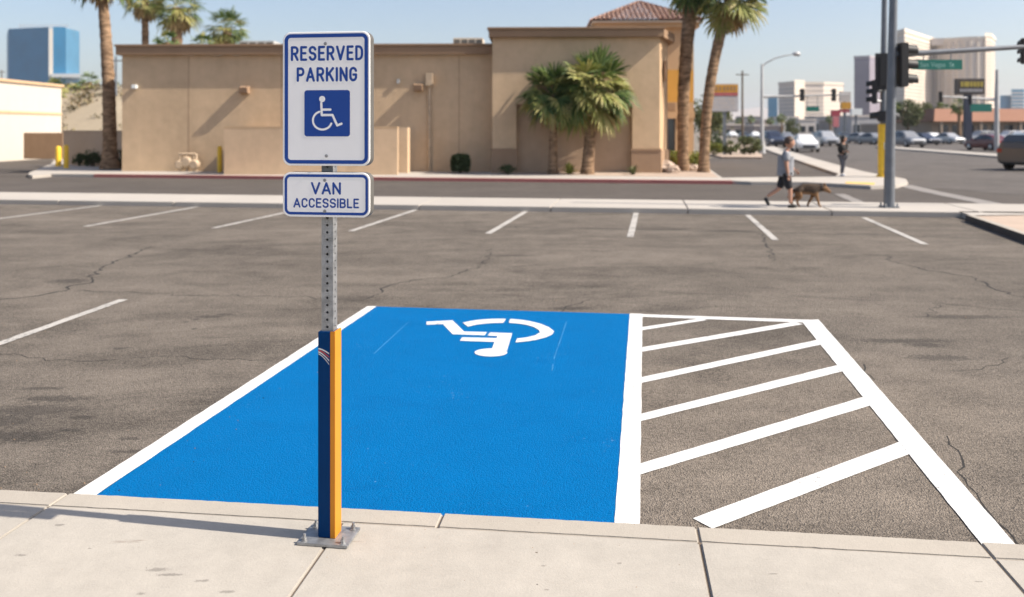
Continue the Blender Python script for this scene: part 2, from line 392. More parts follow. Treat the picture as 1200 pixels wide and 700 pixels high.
M_SHRUB = leaf('shrub_green', (0.03, 0.05, 0.018), (0.06, 0.085, 0.03))
M_LIME = leaf('lime_hedge', (0.12, 0.15, 0.025), (0.22, 0.24, 0.05), (0.28, 0.29, 0.08))
M_OLIVE = leaf('olive_green', (0.06, 0.08, 0.03), (0.12, 0.14, 0.055), (0.18, 0.18, 0.08))
M_DRY = leaf('dry_brush', (0.18, 0.13, 0.075), (0.30, 0.23, 0.14), (0.22, 0.20, 0.09))
# ------------------------------------------------------------------ ground, lot, streets, pavements
def sheet(name, pts, z, mat, label=None):
    b = MB(); b.poly([(p[0], p[1], z) for p in pts]); return struct(b.build(name, mat), label)
W = 9000
sheet('ground', [(-W, -W), (W, -W), (W, W), (-W, W)], 0.0, M_GROUND, 'flat desert ground running out to the horizon')
def ccw(p): 
    a = sum(p[i][0] * p[(i + 1) % len(p)][1] - p[(i + 1) % len(p)][0] * p[i][1] for i in range(len(p)))
    return p if a > 0 else p[::-1]
V_ISL0, V_ISL1, V_RED = 19.6, 22.0, 30.7
lot = sheet('parking_lot', ccw([L(-90, -25), L(60, -25), L(60, V_ISL0 + .1), L(-90, V_ISL0 + .1)]), 0.004, M_LOT, 'weathered brown grey asphalt of the parking lot')
sheet('street', ccw([L(-120, V_ISL1 - .1), L(13.0, V_ISL1 - .1), L(13.0, 36), L(-120, 36)]), 0.004, M_STREET, 'dark asphalt side street between the lot and the shop building')
E0 = g(985, 205); 
blv = [L(13.0, V_ISL1 - .1), L(140, V_ISL1 - .1), E0 + UB * 120 + VB * 20, E0 + UB * 75 + VB * 1500, E0 + VB * 1500 - UB * 2, E0 - UB * 3.2]
sheet('boulevard', ccw(blv), 0.008, M_BLVD, 'wide grey boulevard running away past the shop')
drv = [g(820, 190), g(834, 205), g(845, 213), g(1000, 211), g(960, 188), g(905, 171), g(893, 178), g(862, 184.5), g(838, 184)]
sheet('driveway', ccw(drv), 0.012, M_STREET, 'asphalt driveway beside the two leaning palms')
sheet('alley', ccw([g(-300, 212), g(32, 207), g(66, 197), g(60, 186), g(-60, 184), g(-500, 190)]), 0.012, M_STREET, 'shaded asphalt alley left of the shop building')

# near sidewalk: kerb stones and slabs with real joints
K0 = Vector((-2.095, 4.19, 0)); KD = Vector((4.225, -0.51, 0)).normalized(); KN = Vector((KD.y, -KD.x, 0))
if KN.y > 0: KN = -KN
def kp(t, n, z): return K0 + KD * t + KN * n + Vector((0, 0, z))
b = MB(); ts = [-9, -6.2, -3.1, -0.04, 1.795, 2.93, 4.11, 6.4, 9.0, 13]
for a, c in zip(ts, ts[1:]):
    nn = max(2, int((c - a) / .035)); fr = [kp(a + .003 + (c - a - .006) * i / nn, rnd.gauss(0, .0013), 0) for i in range(nn + 1)]; bk = [kp(a + .003 + (c - a - .006) * i / nn, .144 + rnd.gauss(0, .001), 0) for i in range(nn + 1)]
    b.prism(fr + bk[::-1], -.1, .12)
kerb = struct(b.build('kerb', M_KERB, bevel=.007, seg=3), 'worn concrete kerb along the near sidewalk edge')
b = MB(); ts = [-9, -6, -4.4, -3.0, -1.5, -0.04, 1.365, 2.93, 4.11, 5.6, 7.0, 8.5, 10, 13]
for i, (a, c) in enumerate(zip(ts, ts[1:])):
    for n0, n1 in ((.148, 1.72), (1.73, 3.4), (3.41, 5.0)):
        b.prism([kp(a + .004, n0, 0), kp(c - .004, n0, 0), kp(c - .004, n1, 0), kp(a + .004, n1, 0)], -.05, .12 + rnd.uniform(-.0015, .0015))
struct(b.build('sidewalk', M_CONC, bevel=.006, seg=2), 'pale concrete sidewalk slabs in the foreground')
b = MB(); b.prism([kp(-9, .02, 0), kp(13, .02, 0), kp(13, 5, 0), kp(-9, 5, 0)], -.08, .112)
struct(b.build('sidewalk_joint_bed', M_JOINT), 'dark dirt in the joints of the sidewalk')

# far island strip between lot and street, with planter on the right
b = MB()
def strip_line(u0, u1, v): return [L(u0 + (u1 - u0) * i / 30, v) for i in range(31)]
for u0 in np.arange(-60, 9.2, 3.05):
    b.prism([L(u0 + .006, V_ISL0), L(u0 + 3.044, V_ISL0), L(u0 + 3.044, V_ISL1), L(u0 + .006, V_ISL1)], -.05, .12)
struct(b.build('island_pavement', M_FARCONC, bevel=.015), 'concrete pavement strip beyond the parking stalls')
pa, pb = g(1131, 252.5, .12), g(1260, 297, .12)
dirp = (pb - pa).normalized(); npp = Vector((dirp.y, -dirp.x, 0));  npp = npp if npp.x > 0 else -npp
ue = (pa + dirp * 0).dot(U)
c0 = L(9.25, V_ISL0); c1 = L(9.25, V_ISL1)
b = MB(); b.prism([c0, pa, pa + npp * .17 + dirp * .05, pa + npp * .17 + V * .9, L(40, V_ISL1 - 1.2), L(40, V_ISL1), c1], -.05, .12)
struct(b.build('island_pavement', M_FARCONC, bevel=.012), 'pale pavement rounding the corner planter')
b = MB(); b.prism([pa + dirp * .0, pb, pb + npp * .16, pa + npp * .16], -.05, .135, 0, 1)  # sides take the dark street colour as painted-in shade, top stays concrete
pk = struct(b.build('planter_kerb', [M_STREET, M_KERB], bevel=.015), 'concrete kerb of the corner planter with shade painted into its sides')
b = MB(); b.prism([pa + npp * .18 + dirp * .06, pb + npp * .18, pb + U * 30, L(40, V_ISL1 - 1.22), pa + npp * .18 + V * .88], -.05, .11)
struct(b.build('planter_gravel', M_GRAVEL), 'pinkish gravel bed in the corner planter')

# far sidewalk along the shop with the red kerb
yk = lambda y0: 152 + (y0 - 152) * 1.75 / 1.87
front = [(33, 204.2), (38, 206.0), (60, yk(207.6)), (110, yk(208.0)), (200, yk(209.0)), (400, yk(211.4)), (600, yk(213.5)), (760, yk(215.2)), (858, yk(216.3))]
fw = [g(x, y, .12) for x, y in front]
b = MB(); b.prism([*fw, g(846, 208.2, .12), g(828, 196, .12), g(815, 184, .12), at(815, 75), at(75, 75), g(60, 192, .12), g(34, 202.5, .12)], -.05, .12)
struct(b.build('far_pavement', M_FARCONC), 'pale pavement in front of the shop building')
b = MB()
red = [g(x, y, .12) for x, y in front[3:]] 
for a, c in zip(red, red[1:]):
    nrm = Vector((c.y - a.y, -(c.x - a.x), 0)).normalized()
    b.prism([a + nrm * .012, c + nrm * .012, c - nrm * .16, a - nrm * .16], -.02, .126)
rk = struct(b.build('red_kerb', M_REDKERB), 'red painted kerb in front of the shop building')
gb = [g(577, 203.8, .12), g(700, 206.2, .12), g(780, 207.4, .12), g(842, 208.2, .12), g(826, 196, .12), g(812, 184, .12), at(812, 60), at(577, 36)]
b = MB(); b.prism(gb, .05, .128)
struct(b.build('gravel_bed', M_GRAVEL), 'pinkish gravel planting bed under the palms')
# corner pavement across the driveway
cp = [(846, 208.4), (858, 212.0), (880, 213.0), (940, 213.4), (985, 215.6), (1020, 217.8), (1050, 216.8), (1064, 213), (1062, 209.8), (1045, 206.6), (1015, 201.5), (985, 194),
      (955, 186), (930, 178.5), (908, 172), (896, 168), (888, 168), (893, 173), (905, 178), (935, 188), (965, 198), (982, 203.5), (978, 206.6), (950, 207.6), (900, 207.6)]
b = MB(); b.prism([g(x, y, .12) for x, y in cp], -.05, .12)
struct(b.build('corner_pavement', M_FARCONC, bevel=.02), 'curving corner pavement beside the boulevard')
b = MB(); b.poly(ccw([g(992, 213, .127), g(1026, 214.3, .127), g(1024, 216.8, .127), g(990, 215.0, .127)]))
struct(b.build('tactile_strip', M_YELLOWROAD), 'faded yellow ramp strip on the corner pavement')
bed = [g(846, 184, .12), g(893, 184.5, .12), g(892, 170, .12), at(872, 105), at(835, 105), g(820, 178, .12)]
b = MB(); b.prism(bed, -.05, .13)
struct(b.build('gravel_bed', M_GRAVEL), 'tan gravel bed with shrubs beside the driveway')
# boulevard median on the right
ma, mb_ = g(1050, 172.3, .14), g(1290, 189, .14); md = (mb_ - ma).normalized(); mn = Vector((-md.y, md.x, 0)); mn = mn if mn.y > 0 else -mn
b = MB(); b.prism([ma, mb_, mb_ + mn * 2.0, ma + mn * 2.0], -.05, .14)
struct(b.build('median', M_FARCONC, bevel=.02), 'long concrete median across the boulevard')
b = MB(); b.prism([E0 + VB * 30 + UB * 44, E0 + VB * 420 + UB * 44, E0 + VB * 420 + UB * 60, E0 + VB * 30 + UB * 60], -.05, .12)

# ------------------------------------------------------------------ painted markings
def ribbon(b, A, B, w, z, jit=0.002, step=.12, mi=0):
    A = Vector((A[0], A[1], 0)); B = Vector((B[0], B[1], 0)); d = B - A; n = max(2, int(d.length / step)); d.normalize(); s = Vector((-d.y, d.x, 0))
    l = d.cross(Vector((0, 0, 1)))
    P = []
    for i in range(n + 1):
        q = A.lerp(B, i / n)
        P += [q - s * (w / 2 + rnd.uniform(-jit, jit)) + Vector((0, 0, z)), q + s * (w / 2 + rnd.uniform(-jit, jit)) + Vector((0, 0, z))]
    b.add(P, [(2 * i, 2 * i + 2, 2 * i + 3, 2 * i + 1) for i in range(n)], mi)
def edgepoly(pts, z, jit=.002, step=.1):
    out = []
    for a, c in zip(pts, pts[1:] + pts[:1]):
        n = max(1, int((c - a).length / step))
        for i in range(n):
            q = a.lerp(c, i / n); j = jit if i else 0
            out.append(Vector((q.x + rnd.uniform(-j, j), q.y + rnd.uniform(-j, j), z)))
    return out
def mark(name, label, cat, mats, b, group=None):
    return tag(b.build(name, mats), label, cat, group, 'structure')
b = MB(); b.poly(edgepoly([g(103, 589), g(735, 630), g(745.5, 369.0), g(437, 360)], .0068, .003))
mark('blue_parking_stall', 'bright blue painted parking stall with white wheelchair symbol', 'painted stall', M_BLUE, b)
b = MB(); b.poly(edgepoly([g(68.5, 592), g(98, 592), g(441.5, 360), g(430.5, 360)], .0092))
mark('stall_line', 'thick white line on the left edge of the blue stall', 'painted line', M_WHITE, b)
b = MB(); b.poly(edgepoly([g(719, 632), g(749.5, 632), g(753, 369), g(738, 368.6)], .0092))
mark('stall_line', 'thick white line between the blue stall and the hatched aisle', 'painted line', M_WHITE, b)
b = MB(); b.poly(edgepoly([g(1168, 662), g(1209, 662), g(959, 375.5), g(939, 377)], .0092))
mark('aisle_line', 'thick white line on the right edge of the hatched aisle', 'painted line', M_WHITE, b)
b = MB(); b.poly(edgepoly([g(752.5, 372.4), g(940, 379.0), g(955, 376.2), g(753, 369.4)], .0086))
mark('aisle_line', 'thin white line closing the far end of the hatched aisle', 'painted line', M_WHITE, b)
hp = [([(753, 388), (829, 376), (820, 374.4), (753, 384.4)], 'shortest hatch stripe at the far end of the aisle'),
      ([(752.5, 413.4), (941, 381), (930, 378.2), (752.7, 408.2)], 'second hatch stripe from the far end of the aisle'),
      ([(751.8, 450), (971, 403.0), (965, 398.0), (752, 443.4)], 'third hatch stripe from the far end of the aisle'),
      ([(751, 495), (993, 435.0), (986, 428.0), (751.3, 486.5)], 'fourth hatch stripe from the far end of the aisle'),
      ([(750, 558), (1032, 473), (1021, 463.8), (750.3, 545.0)], 'fifth hatch stripe from the far end of the aisle'),
      ([(835, 621.5), (1077, 529.5), (1062, 516.5), (812, 609.5)], 'nearest hatch stripe ending short at the kerb')]
for q, lb in hp:
    b = MB(); b.poly(edgepoly([g(*p) for p in q], .0080)); mark('hatch_stripe', 'white ' + lb, 'painted line', M_WHITE, b, 'hatch stripes of the access aisle')
# wheelchair symbol on the blue stall: flat stencil pieces
zf = lambda x, y: g(490 + x / 7.06, 365 + y / 7.06)
P1 = [(70, 93), (285, 82), (380, 175), (570, 180), (550, 206), (285, 197), (205, 113), (70, 118)]
P2 = [(595, 183), (778, 190), (735, 335), (608, 325), (632, 262), (345, 252), (365, 224), (650, 230), (655, 212), (575, 210)]
HEAD = [(602 + 135 * math.cos(a), 350 + 33 * math.sin(a)) for a in np.linspace(0, 2 * math.pi, 36, endpoint=False)]
A1 = [(368, 103), (430, 90), (500, 79), (600, 72), (727, 70), (705, 104), (630, 105), (560, 109), (480, 119), (413, 136)]
A2 = [(762, 72), (840, 78), (920, 90), (1010, 112), (1080, 140), (1125, 175), (1110, 200), (1060, 224), (980, 246), (900, 258), (805, 268), (820, 235), (900, 226), (970, 208), (1008, 184), (1000, 165), (960, 140), (900, 122), (830, 110), (750, 104)]
b = MB()
for i, P in enumerate((P1, P2, HEAD, A1, A2)): b.poly([(q.x, q.y, .0090 + .0006 * i) for q in (ccw([zf(*p) for p in P]))])
mark('wheelchair_symbol', 'white wheelchair symbol stencilled upside down on the blue stall', 'ground symbol', M_WHITE, b)
b = MB(); ribbon(b, g(438, 416), g(478, 379), .008, .0085); ribbon(b, g(649, 422), g(664, 378), .008, .0085); ribbon(b, g(647, 436), g(648, 428), .008, .0085)
mark('paint_scrape', 'thin pale guide lines scraped across the blue stall', 'paint mark', M_SCRATCH, b)
far_lines = [((-40, 262), (125, 240.5), 'leftmost'), ((100, 266), (242, 241), 'second from the left'), ((250, 268), (335, 249.5), 'partly behind the sign'), ((411, 271.5), (489, 246), 'just right of the sign'),
             ((572, 274.5), (617, 248), 'left of centre'), ((738.5, 278.5), (745.5, 250), 'nearly upright and'), ((909, 282), (876, 252.5), 'right of centre'), ((1084, 287), (1012, 255.5), 'rightmost')]
for A, B, wd in far_lines:
    b = MB(); ribbon(b, g(*A), g(*B), .115, .010, .006)
    mark('stall_line', f'worn white stall line, {wd} in the far row', 'painted line', M_OLDWHITE, b, 'stall lines of the far row')
b = MB(); ribbon(b, g(-60, 425), g(145, 352), .10, .010, .006)
mark('stall_line', 'worn white stall line alone at the left edge', 'painted line', M_OLDWHITE, b)
b = MB(); ribbon(b, g(-30, 242), g(17, 236.5), .11, .010, .006)
b2 = MB(); ribbon(b2, g(984, 228), g(1020, 244), .3, .014, .01, .5)
mark('crosswalk_line', 'faded pale line across the side street by the signal pole', 'painted line', M_FAINT, b2)
b2 = MB(); pts = [g(1058, 217.5), g(1090, 225), g(1130, 233), (g(1180, 243)), g(1260, 258)]
for a, c in zip(pts, pts[1:]): ribbon(b2, a, c, .55, .0125, .02, .5)
mark('gutter_strip', 'faint concrete gutter curving across the intersection', 'gutter', M_FAINT, b2)

# cracks
cr = [([(-20, 354), (30, 349), (60, 345), (105, 332), (112, 320), (135, 307), (160, 297), (178, 290)], .022), ([(90, 341), (160, 344), (250, 347), (330, 348), (430, 352)], .010),
      ([(430, 352), (450, 338), (480, 329), (530, 325), (560, 312), (572, 303), (575, 292)], .014), ([(1193, 641), (1178, 622), (1163, 607), (1150, 588), (1133, 570), (1126, 555), (1128, 540), (1112, 522), (1110, 512)], .009),
      ([(1035, 300), (1050, 308), (1090, 318), (1140, 325), (1180, 345), (1220, 352)], .016), ([(893, 274), (899, 288), (906, 298), (905, 306)], .02), ([(-20, 413), (100, 425), (200, 418), (320, 424)], .007),
      ([(560, 266), (760, 270), (900, 273), (1050, 276), (1220, 283)], .03), ([(690, 352), (670, 358), (655, 367)], .012), ([(1012, 428), (1015, 437), (1025, 446)], .008), ([(600, 335), (700, 337), (820, 345), (930, 349)], .006),
      ([(1085, 372), (1100, 355), (1160, 362), (1210, 366)], .008), ([(180, 322), (260, 318), (330, 308)], .008), ([(590, 345), (640, 352), (700, 344)], .006), ([(1185, 420), (1150, 434), (1120, 436)], .006)]
b = MB()
for pts, w in cr:
    fine_ = []
    for a, c in zip(pts, pts[1:]):
        A, B = g(*a), g(*c); n = max(2, int((B - A).length / .10))
        for i in range(n):
            q = A.lerp(B, i / n); j = min(.035, (B - A).length * .05); fine_.append(Vector((q.x + rnd.gauss(0, j), q.y + rnd.gauss(0, j), .0056)))
    fine_.append(g(*pts[-1], z=.0) + Vector((0, 0, .0056)))
    P = []
    for i, q in enumerate(fine_):
        d = (fine_[min(i + 1, len(fine_) - 1)] - fine_[max(i - 1, 0)]); s = Vector((-d.y, d.x, 0)).normalized(); ww = w * rnd.uniform(.3, 1.0) * (.7 if A.y < 6 else 1.1)
        P += [q - s * ww, q + s * ww]
    b.add(P, [(2 * i, 2 * i + 2, 2 * i + 3, 2 * i + 1) for i in range(len(fine_) - 1)])
struct(b.build('asphalt_cracks', M_CRACK), 'thin dark cracks wandering across the parking lot asphalt')

# ------------------------------------------------------------------ lettering from strokes (distance field -> outline -> flat mesh)
def arc(cx, cy, rx, ry, a0, a1, n=12): return [(cx + rx * math.cos(R(a0 + (a1 - a0) * i / n)), cy + ry * math.sin(R(a0 + (a1 - a0) * i / n))) for i in range(n + 1)]
GL = {'R': [[(0, 0), (0, 1), (.5, 1)] + arc(.55, .74, .45, .26, 90, -90) + [(0, .48)], [(.5, .48), (1, 0)]], 'E': [[(1, 1), (0, 1), (0, 0), (1, 0)], [(0, .52), (.85, .52)]],
      'S': [arc(.5, .755, .5, .245, 15, 255) + arc(.5, .255, .5, .255, 75, -165)], 'V': [[(0, 1), (.5, 0), (1, 1)]], 'D': [[(0, 0), (0, 1), (.4, 1)] + arc(.4, .62, .6, .38, 90, 0) + arc(.4, .38, .6, .38, 0, -90) + [(0, 0)]],
      'P': [[(0, 0), (0, 1), (.5, 1)] + arc(.55, .73, .45, .27, 90, -90) + [(0, .46)]], 'A': [[(0, 0), (.5, 1), (1, 0)], [(.17, .3), (.83, .3)]], 'K': [[(0, 0), (0, 1)], [(1, 1), (0, .36)], [(.36, .6), (1, 0)]],
      'I': [[(0, 0), (0, 1)]], 'N': [[(0, 0), (0, 1), (1, 0), (1, 1)]], 'G': [arc(.5, .7, .5, .3, 15, 180) + arc(.5, .3, .5, .3, 180, 360) + [(1, .46), (.55, .46)]], 'C': [arc(.5, .7, .5, .3, 15, 180) + arc(.5, .3, .5, .3, 180, 345)],
      'B': [[(0, 0), (0, 1), (.5, 1)] + arc(.5, .76, .45, .24, 90, -90) + [(0, .52)], [(.5, .52)] + arc(.52, .26, .48, .26, 90, -90) + [(0, 0)]], 'L': [[(0, 1), (0, 0), (1, 0)]]}
GW = {'I': 0.0, 'A': 1.2, 'V': 1.2, 'N': 1.05, 'K': 1.08, 'E': .86, 'L': .82}
def word_segs(word, x0, x1, y0, y1, t, gap=.62):
    """stroke segments of a word fitted into a box"""
    ws = [GW.get(c, 1.0) for c in word]; h = t / 2
    # total = k*sum(ws) + t*len + gap*t*1.6*(len-1)
    n = len(word); sp = t * gap; k = (x1 - x0 - n * t - sp * (n - 1)) / sum(ws); segs = []; x = x0
    for c, w in zip(word, ws):
        for pl in GL[c]:
            q = [(x + h + px * w * k, y0 + h + py * (y1 - y0 - t)) for px, py in pl]
            segs += list(zip(q, q[1:]))
        x += w * k + t + sp
    return segs
def seg_dist(X, Y, segs):
    d = np.full(X.shape, 1e9)
    for (ax, ay), (bx, by) in segs:
        vx, vy = bx - ax, by - ay; l2 = vx * vx + vy * vy + 1e-18
        tt = np.clip(((X - ax) * vx + (Y - ay) * vy) / l2, 0, 1)
        d = np.minimum(d, np.hypot(X - ax - tt * vx, Y - ay - tt * vy))
    return d
def march(b, fn, x0, x1, y0, y1, res, place, mi=0):
    xs = np.arange(x0, x1 + res, res); ys = np.arange(y0, y1 + res, res)
    X, Y = np.meshgrid(xs, ys); Fv = fn(X, Y)
    for j in range(len(ys) - 1):
        i = 0
        while i < len(xs) - 1:
            c = (Fv[j, i], Fv[j, i + 1], Fv[j + 1, i + 1], Fv[j + 1, i]); ins = [q < 0 for q in c]
            if all(ins):
                k = i
                while k < len(xs) - 1 and Fv[j, k] < 0 and Fv[j, k + 1] < 0 and Fv[j + 1, k + 1] < 0 and Fv[j + 1, k] < 0: k += 1
                b.poly([place(xs[i], ys[j]), place(xs[k], ys[j]), place(xs[k], ys[j + 1]), place(xs[i], ys[j + 1])], mi); i = k; continue
            if any(ins):
                P = [(xs[i], ys[j]), (xs[i + 1], ys[j]), (xs[i + 1], ys[j + 1]), (xs[i], ys[j + 1])]; out = []
                for q in range(4):
                    r_ = (q + 1) % 4
                    if ins[q]: out.append(P[q])
                    if ins[q] != ins[r_]:
                        t_ = c[q] / (c[q] - c[r_]); out.append((P[q][0] + (P[r_][0] - P[q][0]) * t_, P[q][1] + (P[r_][1] - P[q][1]) * t_))
                if len(out) >= 3: b.poly([place(*o_) for o_ in out], mi)
            i += 1
def rr_sdf(X, Y, w, h, r):
    qx = np.abs(X) - w / 2 + r; qy = np.abs(Y) - h / 2 + r
    return np.hypot(np.maximum(qx, 0), np.maximum(qy, 0)) + np.minimum(np.maximum(qx, qy), 0) - r

# ------------------------------------------------------------------ the sign post in front
SP = Vector((-0.7835, 3.735, .12))
post = thing('parking_sign_post', 'disabled parking sign on a perforated steel post with blue and amber sleeve', 'sign post', SP, -LA)
b = MB(); b.box((0, -.005, .008), (.222, .175, .012)); b.build('base_plate', M_STEEL, post, .002)
for sx, sy in ((-.085, -.07), (.085, -.07), (-.085, .06), (.085, .06)):
    b = MB(); b.tube([(sx, sy, .014), (sx, sy, .0165)], .015, 16, smooth=False); b.tube([(sx, sy, .0165), (sx, sy, .028)], .0105, 6, smooth=False); b.tube([(sx, sy, .028), (sx + .002, sy, .042)], .0058, 10); b.build('anchor_bolt', M_STEEL, post)
b = MB(); b.box((-.0025, 0, .452), (.070, .074, .876)); sl = b.build('post_sleeve', M_NAVY, post, .003)
b = MB(); b.prism([(.0175, -.0395), (.0395, -.0395), (.0395, .039), (.0330, .039), (.0330, -.0372), (.0175, -.0372)], .0145, .893); b.build('sleeve_cover', M_AMBER, post, .0015)
b = MB()
for k, (dz, mt) in enumerate(((0, 0), (-.007, 1), (-.014, 0), (-.022, 0))):
    P = []
    for i in range(9):
        x = -.035 + .048 * i / 8; z = .818 + dz - .020 * (i / 8) ** 1.6 * (1 + .25 * k) - (.003 * k * i / 8); th = .0026 * (1 if k < 3 else .7)
        P += [(x, -.0378, z - th), (x, -.0378, z + th)]
    b.add(P, [(2 * i, 2 * i + 2, 2 * i + 3, 2 * i + 1) for i in range(8)], mt)
b.build('striped_sticker', [M_STRIPEW, M_STRIPER], sl)
# perforated tube
b = MB(); pit, hr, hw = .031, .0058, .0255
z = .80
while z < 2.12:
    for q in range(4):
        a = q * math.pi / 2; ex = Vector((math.cos(a), math.sin(a), 0)); en = Vector((math.sin(a), -math.cos(a), 0))
        def pt(x, zz, dep=0.0): return ex * x + en * (hw - dep) + Vector((0, 0, z + pit / 2 + zz))
        ang = [R(22.5 + 45 * k) for k in range(8)]
        hol = [pt(hr * math.cos(t), hr * math.sin(t)) for t in ang]; hin = [pt(hr * math.cos(t), hr * math.sin(t), .003) for t in ang]
        ou = [pt(*p_) for p_ in ((hw, pit / 4), (hw * .35, pit / 2), (-hw * .35, pit / 2), (-hw, pit / 4), (-hw, -pit / 4), (-hw * .35, -pit / 2), (hw * .35, -pit / 2), (hw, -pit / 4))]
        cor = [pt(hw, pit / 2), pt(-hw, pit / 2), pt(-hw, -pit / 2), pt(hw, -pit / 2)]
        b.add(hol + ou + cor + hin, [(k, 8 + k, 8 + (k + 1) % 8, (k + 1) % 8) for k in range(8)] + [(8, 16, 9), (10, 17, 11), (12, 18, 13), (14, 19, 15)] + [((k + 1) % 8, 20 + (k + 1) % 8, 20 + k, k) for k in range(8)])
    z += pit
b.box((0, 0, z - .001), (.05, .05, .002))
b.build('perforated_tube', M_STEEL, post)
def plate(zc, h, name):
    w = .382; yf = -.088; b = MB(); t0 = [(x + .018, zz) for x, zz in b.rrect(w, h, .034, 8)]; n = len(t0)
    lay = [(yf + .052, .0), (yf + .0025, .0), (yf + .0008, -.0008), (yf, -.003)]
    P = []
    for y, gr in lay: P += [(.018 + (x - .018) * (1 + 2 * gr / w), y, zc + zz * (1 + 2 * gr / h)) for x, zz in t0]
    for k in range(3): b.add(P, [(k * n + i, (k + 1) * n + i, (k + 1) * n + (i + 1) % n, k * n + (i + 1) % n)[::-1] for i in range(n)], 1 if k == 0 else 0, k > 0)
    b.add(P[3 * n:], [tuple(range(n))], 0); b.add(P[:n], [tuple(range(n - 1, -1, -1))], 1)
    return b.build(name, [M_SIGNW, M_ALU], post), w, yf
def bolts(par, yf, pts):
    for x, zz in pts:
        x += .018; b = MB(); b.tube([(x, yf - .0008, zz), (x, yf - .002, zz)], .0068, 16, smooth=False); b.tube([(x, yf - .002, zz), (x, yf - .006, zz)], .0042, 6, smooth=False); b.build('sign_bolt', M_STEEL, par)
zc = 1.999 - .12; HS = .562
sg, w_, yf = plate(zc, HS, 'parking_sign')
def ink(par, name, fn, x0, x1, y0, y1, zc, yf, mat, off=.0006, res=.0009):
    b = MB(); march(b, fn, x0, x1, y0, y1, res, lambda x, y: (x + .018, yf - off, zc + y)); return b.build(name, mat, par)
bord = lambda ww, hh, ins, th, r: (lambda X, Y: np.maximum(rr_sdf(X, Y, ww - 2 * ins, hh - 2 * ins, r), -rr_sdf(X, Y, ww - 2 * ins - 2 * th, hh - 2 * ins - 2 * th, max(r - th, .004))))
ink(sg, 'border', bord(w_, HS, .0085, .0155, .028), -.19, .19, -.285, .285, zc, yf, M_SIGNB)
X1 = lambda x: (x - 215) / 414 * .382
Z1 = lambda y: (351.5 - y) / 647 * HS
def word_ink(par, word, x0, x1, y0, y1, t, zc, yf, name='lettering', mat=None):
    s_ = word_segs(word, x0, x1, y0, y1, t)
    ink(par, name, lambda X, Y: seg_dist(X, Y, s_) - t / 2, x0 - .002, x1 + .002, y0 - .002, y1 + .002, zc, yf, mat or M_SIGNB)
word_ink(sg, 'RESERVED', X1(47), X1(390), Z1(168), Z1(96), .0104, zc, yf)
word_ink(sg, 'PARKING', X1(75), X1(362), Z1(269), Z1(199), .0104, zc, yf)
cxs, czs = X1(220), Z1(421.5)
panel = ink(sg, 'symbol_panel', lambda X, Y: rr_sdf(X - cxs, Y - czs, X1(328) - X1(112), Z1(310) - Z1(533), .012), X1(108), X1(332), Z1(538), Z1(305), zc, yf, M_SIGNB)
S_ = lambda pl: [((X1(a[0]), Z1(a[1])), (X1(c[0]), Z1(c[1]))) for a, c in zip(pl, pl[1:])]
t_ = .0098
body_s = S_([(193, 372), (195, 430), (246, 430), (268, 480), (288, 472)]) + S_([(195, 404), (236, 404)])
whl = S_([(198 + 45 * math.cos(R(a)), 456 + 44 * math.sin(R(a))) for a in np.linspace(252, 20, 26)])
hd = (X1(197), Z1(353))
ink(panel, 'wheelchair_emblem', lambda X, Y: np.minimum(np.minimum(seg_dist(X, Y, body_s) - t_ / 2, seg_dist(X, Y, whl) - .0043), np.hypot(X - hd[0], Y - hd[1]) - .0133), X1(140), X1(300), Z1(515), Z1(330), zc, yf, M_SIGNW, .0012)
bolts(sg, yf, [(X1(212), zc + Z1(86)), (X1(217), zc + Z1(627))])
zc2, H2 = 1.597 - .12, .187
sv, w_, yf = plate(zc2, H2, 'van_accessible_sign')
ink(sv, 'border', bord(w_, H2, .0085, .0115, .026), -.19, .19, -.093, .093, zc2, yf, M_SIGNB)
X2 = lambda x: (x - 181) / 282 * .382
Z2 = lambda y: (578.5 - y) / 147 * H2
word_ink(sv, 'VAN', X2(132), X2(229), Z2(578), Z2(537), .0090, zc2, yf)
word_ink(sv, 'ACCESSIBLE', X2(75), X2(287), Z2(622), Z2(590), .0070, zc2, yf)
bolts(sv, yf, [(X2(177), zc2 + Z2(531)), (X2(177), zc2 + Z2(633))])
# ------------------------------------------------------------------ buildings
def bw(b, name, mats, root, parent=None, bevel=0.0, seg=2):
    """build from world coordinates, then express in the thing's own frame"""
    M = (Matrix.Translation(root.location) @ Matrix.Rotation(root.rotation_euler.z, 4, 'Z')).inverted()
    b.v = [tuple(M @ Vector(q)) for q in b.v]
    return b.build(name, mats, parent or root, bevel, seg)
F0 = Vector((0, 35.2, 0))
def F(s, w, z=0.0): return F0 + UF * s + VF * w + Vector((0, 0, z))
def fs(px, w=0.0):
    """position along the facade (set back by w) seen at photo column px"""
    k = (px - CX) / F_PX; o = F0 + VF * w      # o.x + s*UF.x = k*(o.y + s*UF.y)
    return (k * o.y - o.x) / (UF.x - k * UF.y)
def fz(px, py, w=0.0):
    d = (F0 + VF * w + UF * fs(px, w)).y; return CAMH - (py - HOR) * d / F_PX
def fbox(b, s0, s1, w0, w1, z0, z1, mi=0): b.box(F((s0 + s1) / 2, (w0 + w1) / 2, (z0 + z1) / 2), (s1 - s0, w1 - w0, z1 - z0), ex=UF, ey=VF, mi=mi)
shop = thing('shop_building', 'long tan stucco shop building with brown cornice and tiled corner tower', 'building', F0)
WM = 0.9
sL, sM = fs(143, WM), fs(579, WM); zt = 5.42
b = MB(); fbox(b, sL, sM + .5, WM, 12, .0, zt - .44); bw(b, 'wall', M_TAN, shop)
b = MB(); fbox(b, sL - .16, sM - .02, WM - .25, WM - .002, zt - .44, zt - .1); fbox(b, sL - .2, sM - .02, WM - .30, WM + .25, zt - .1, zt)
fbox(b, sL - .16, sL - .002, WM, 12, zt - .44, zt - .1); bw(b, 'cornice', M_BROWNTRIM, shop, bevel=.02)
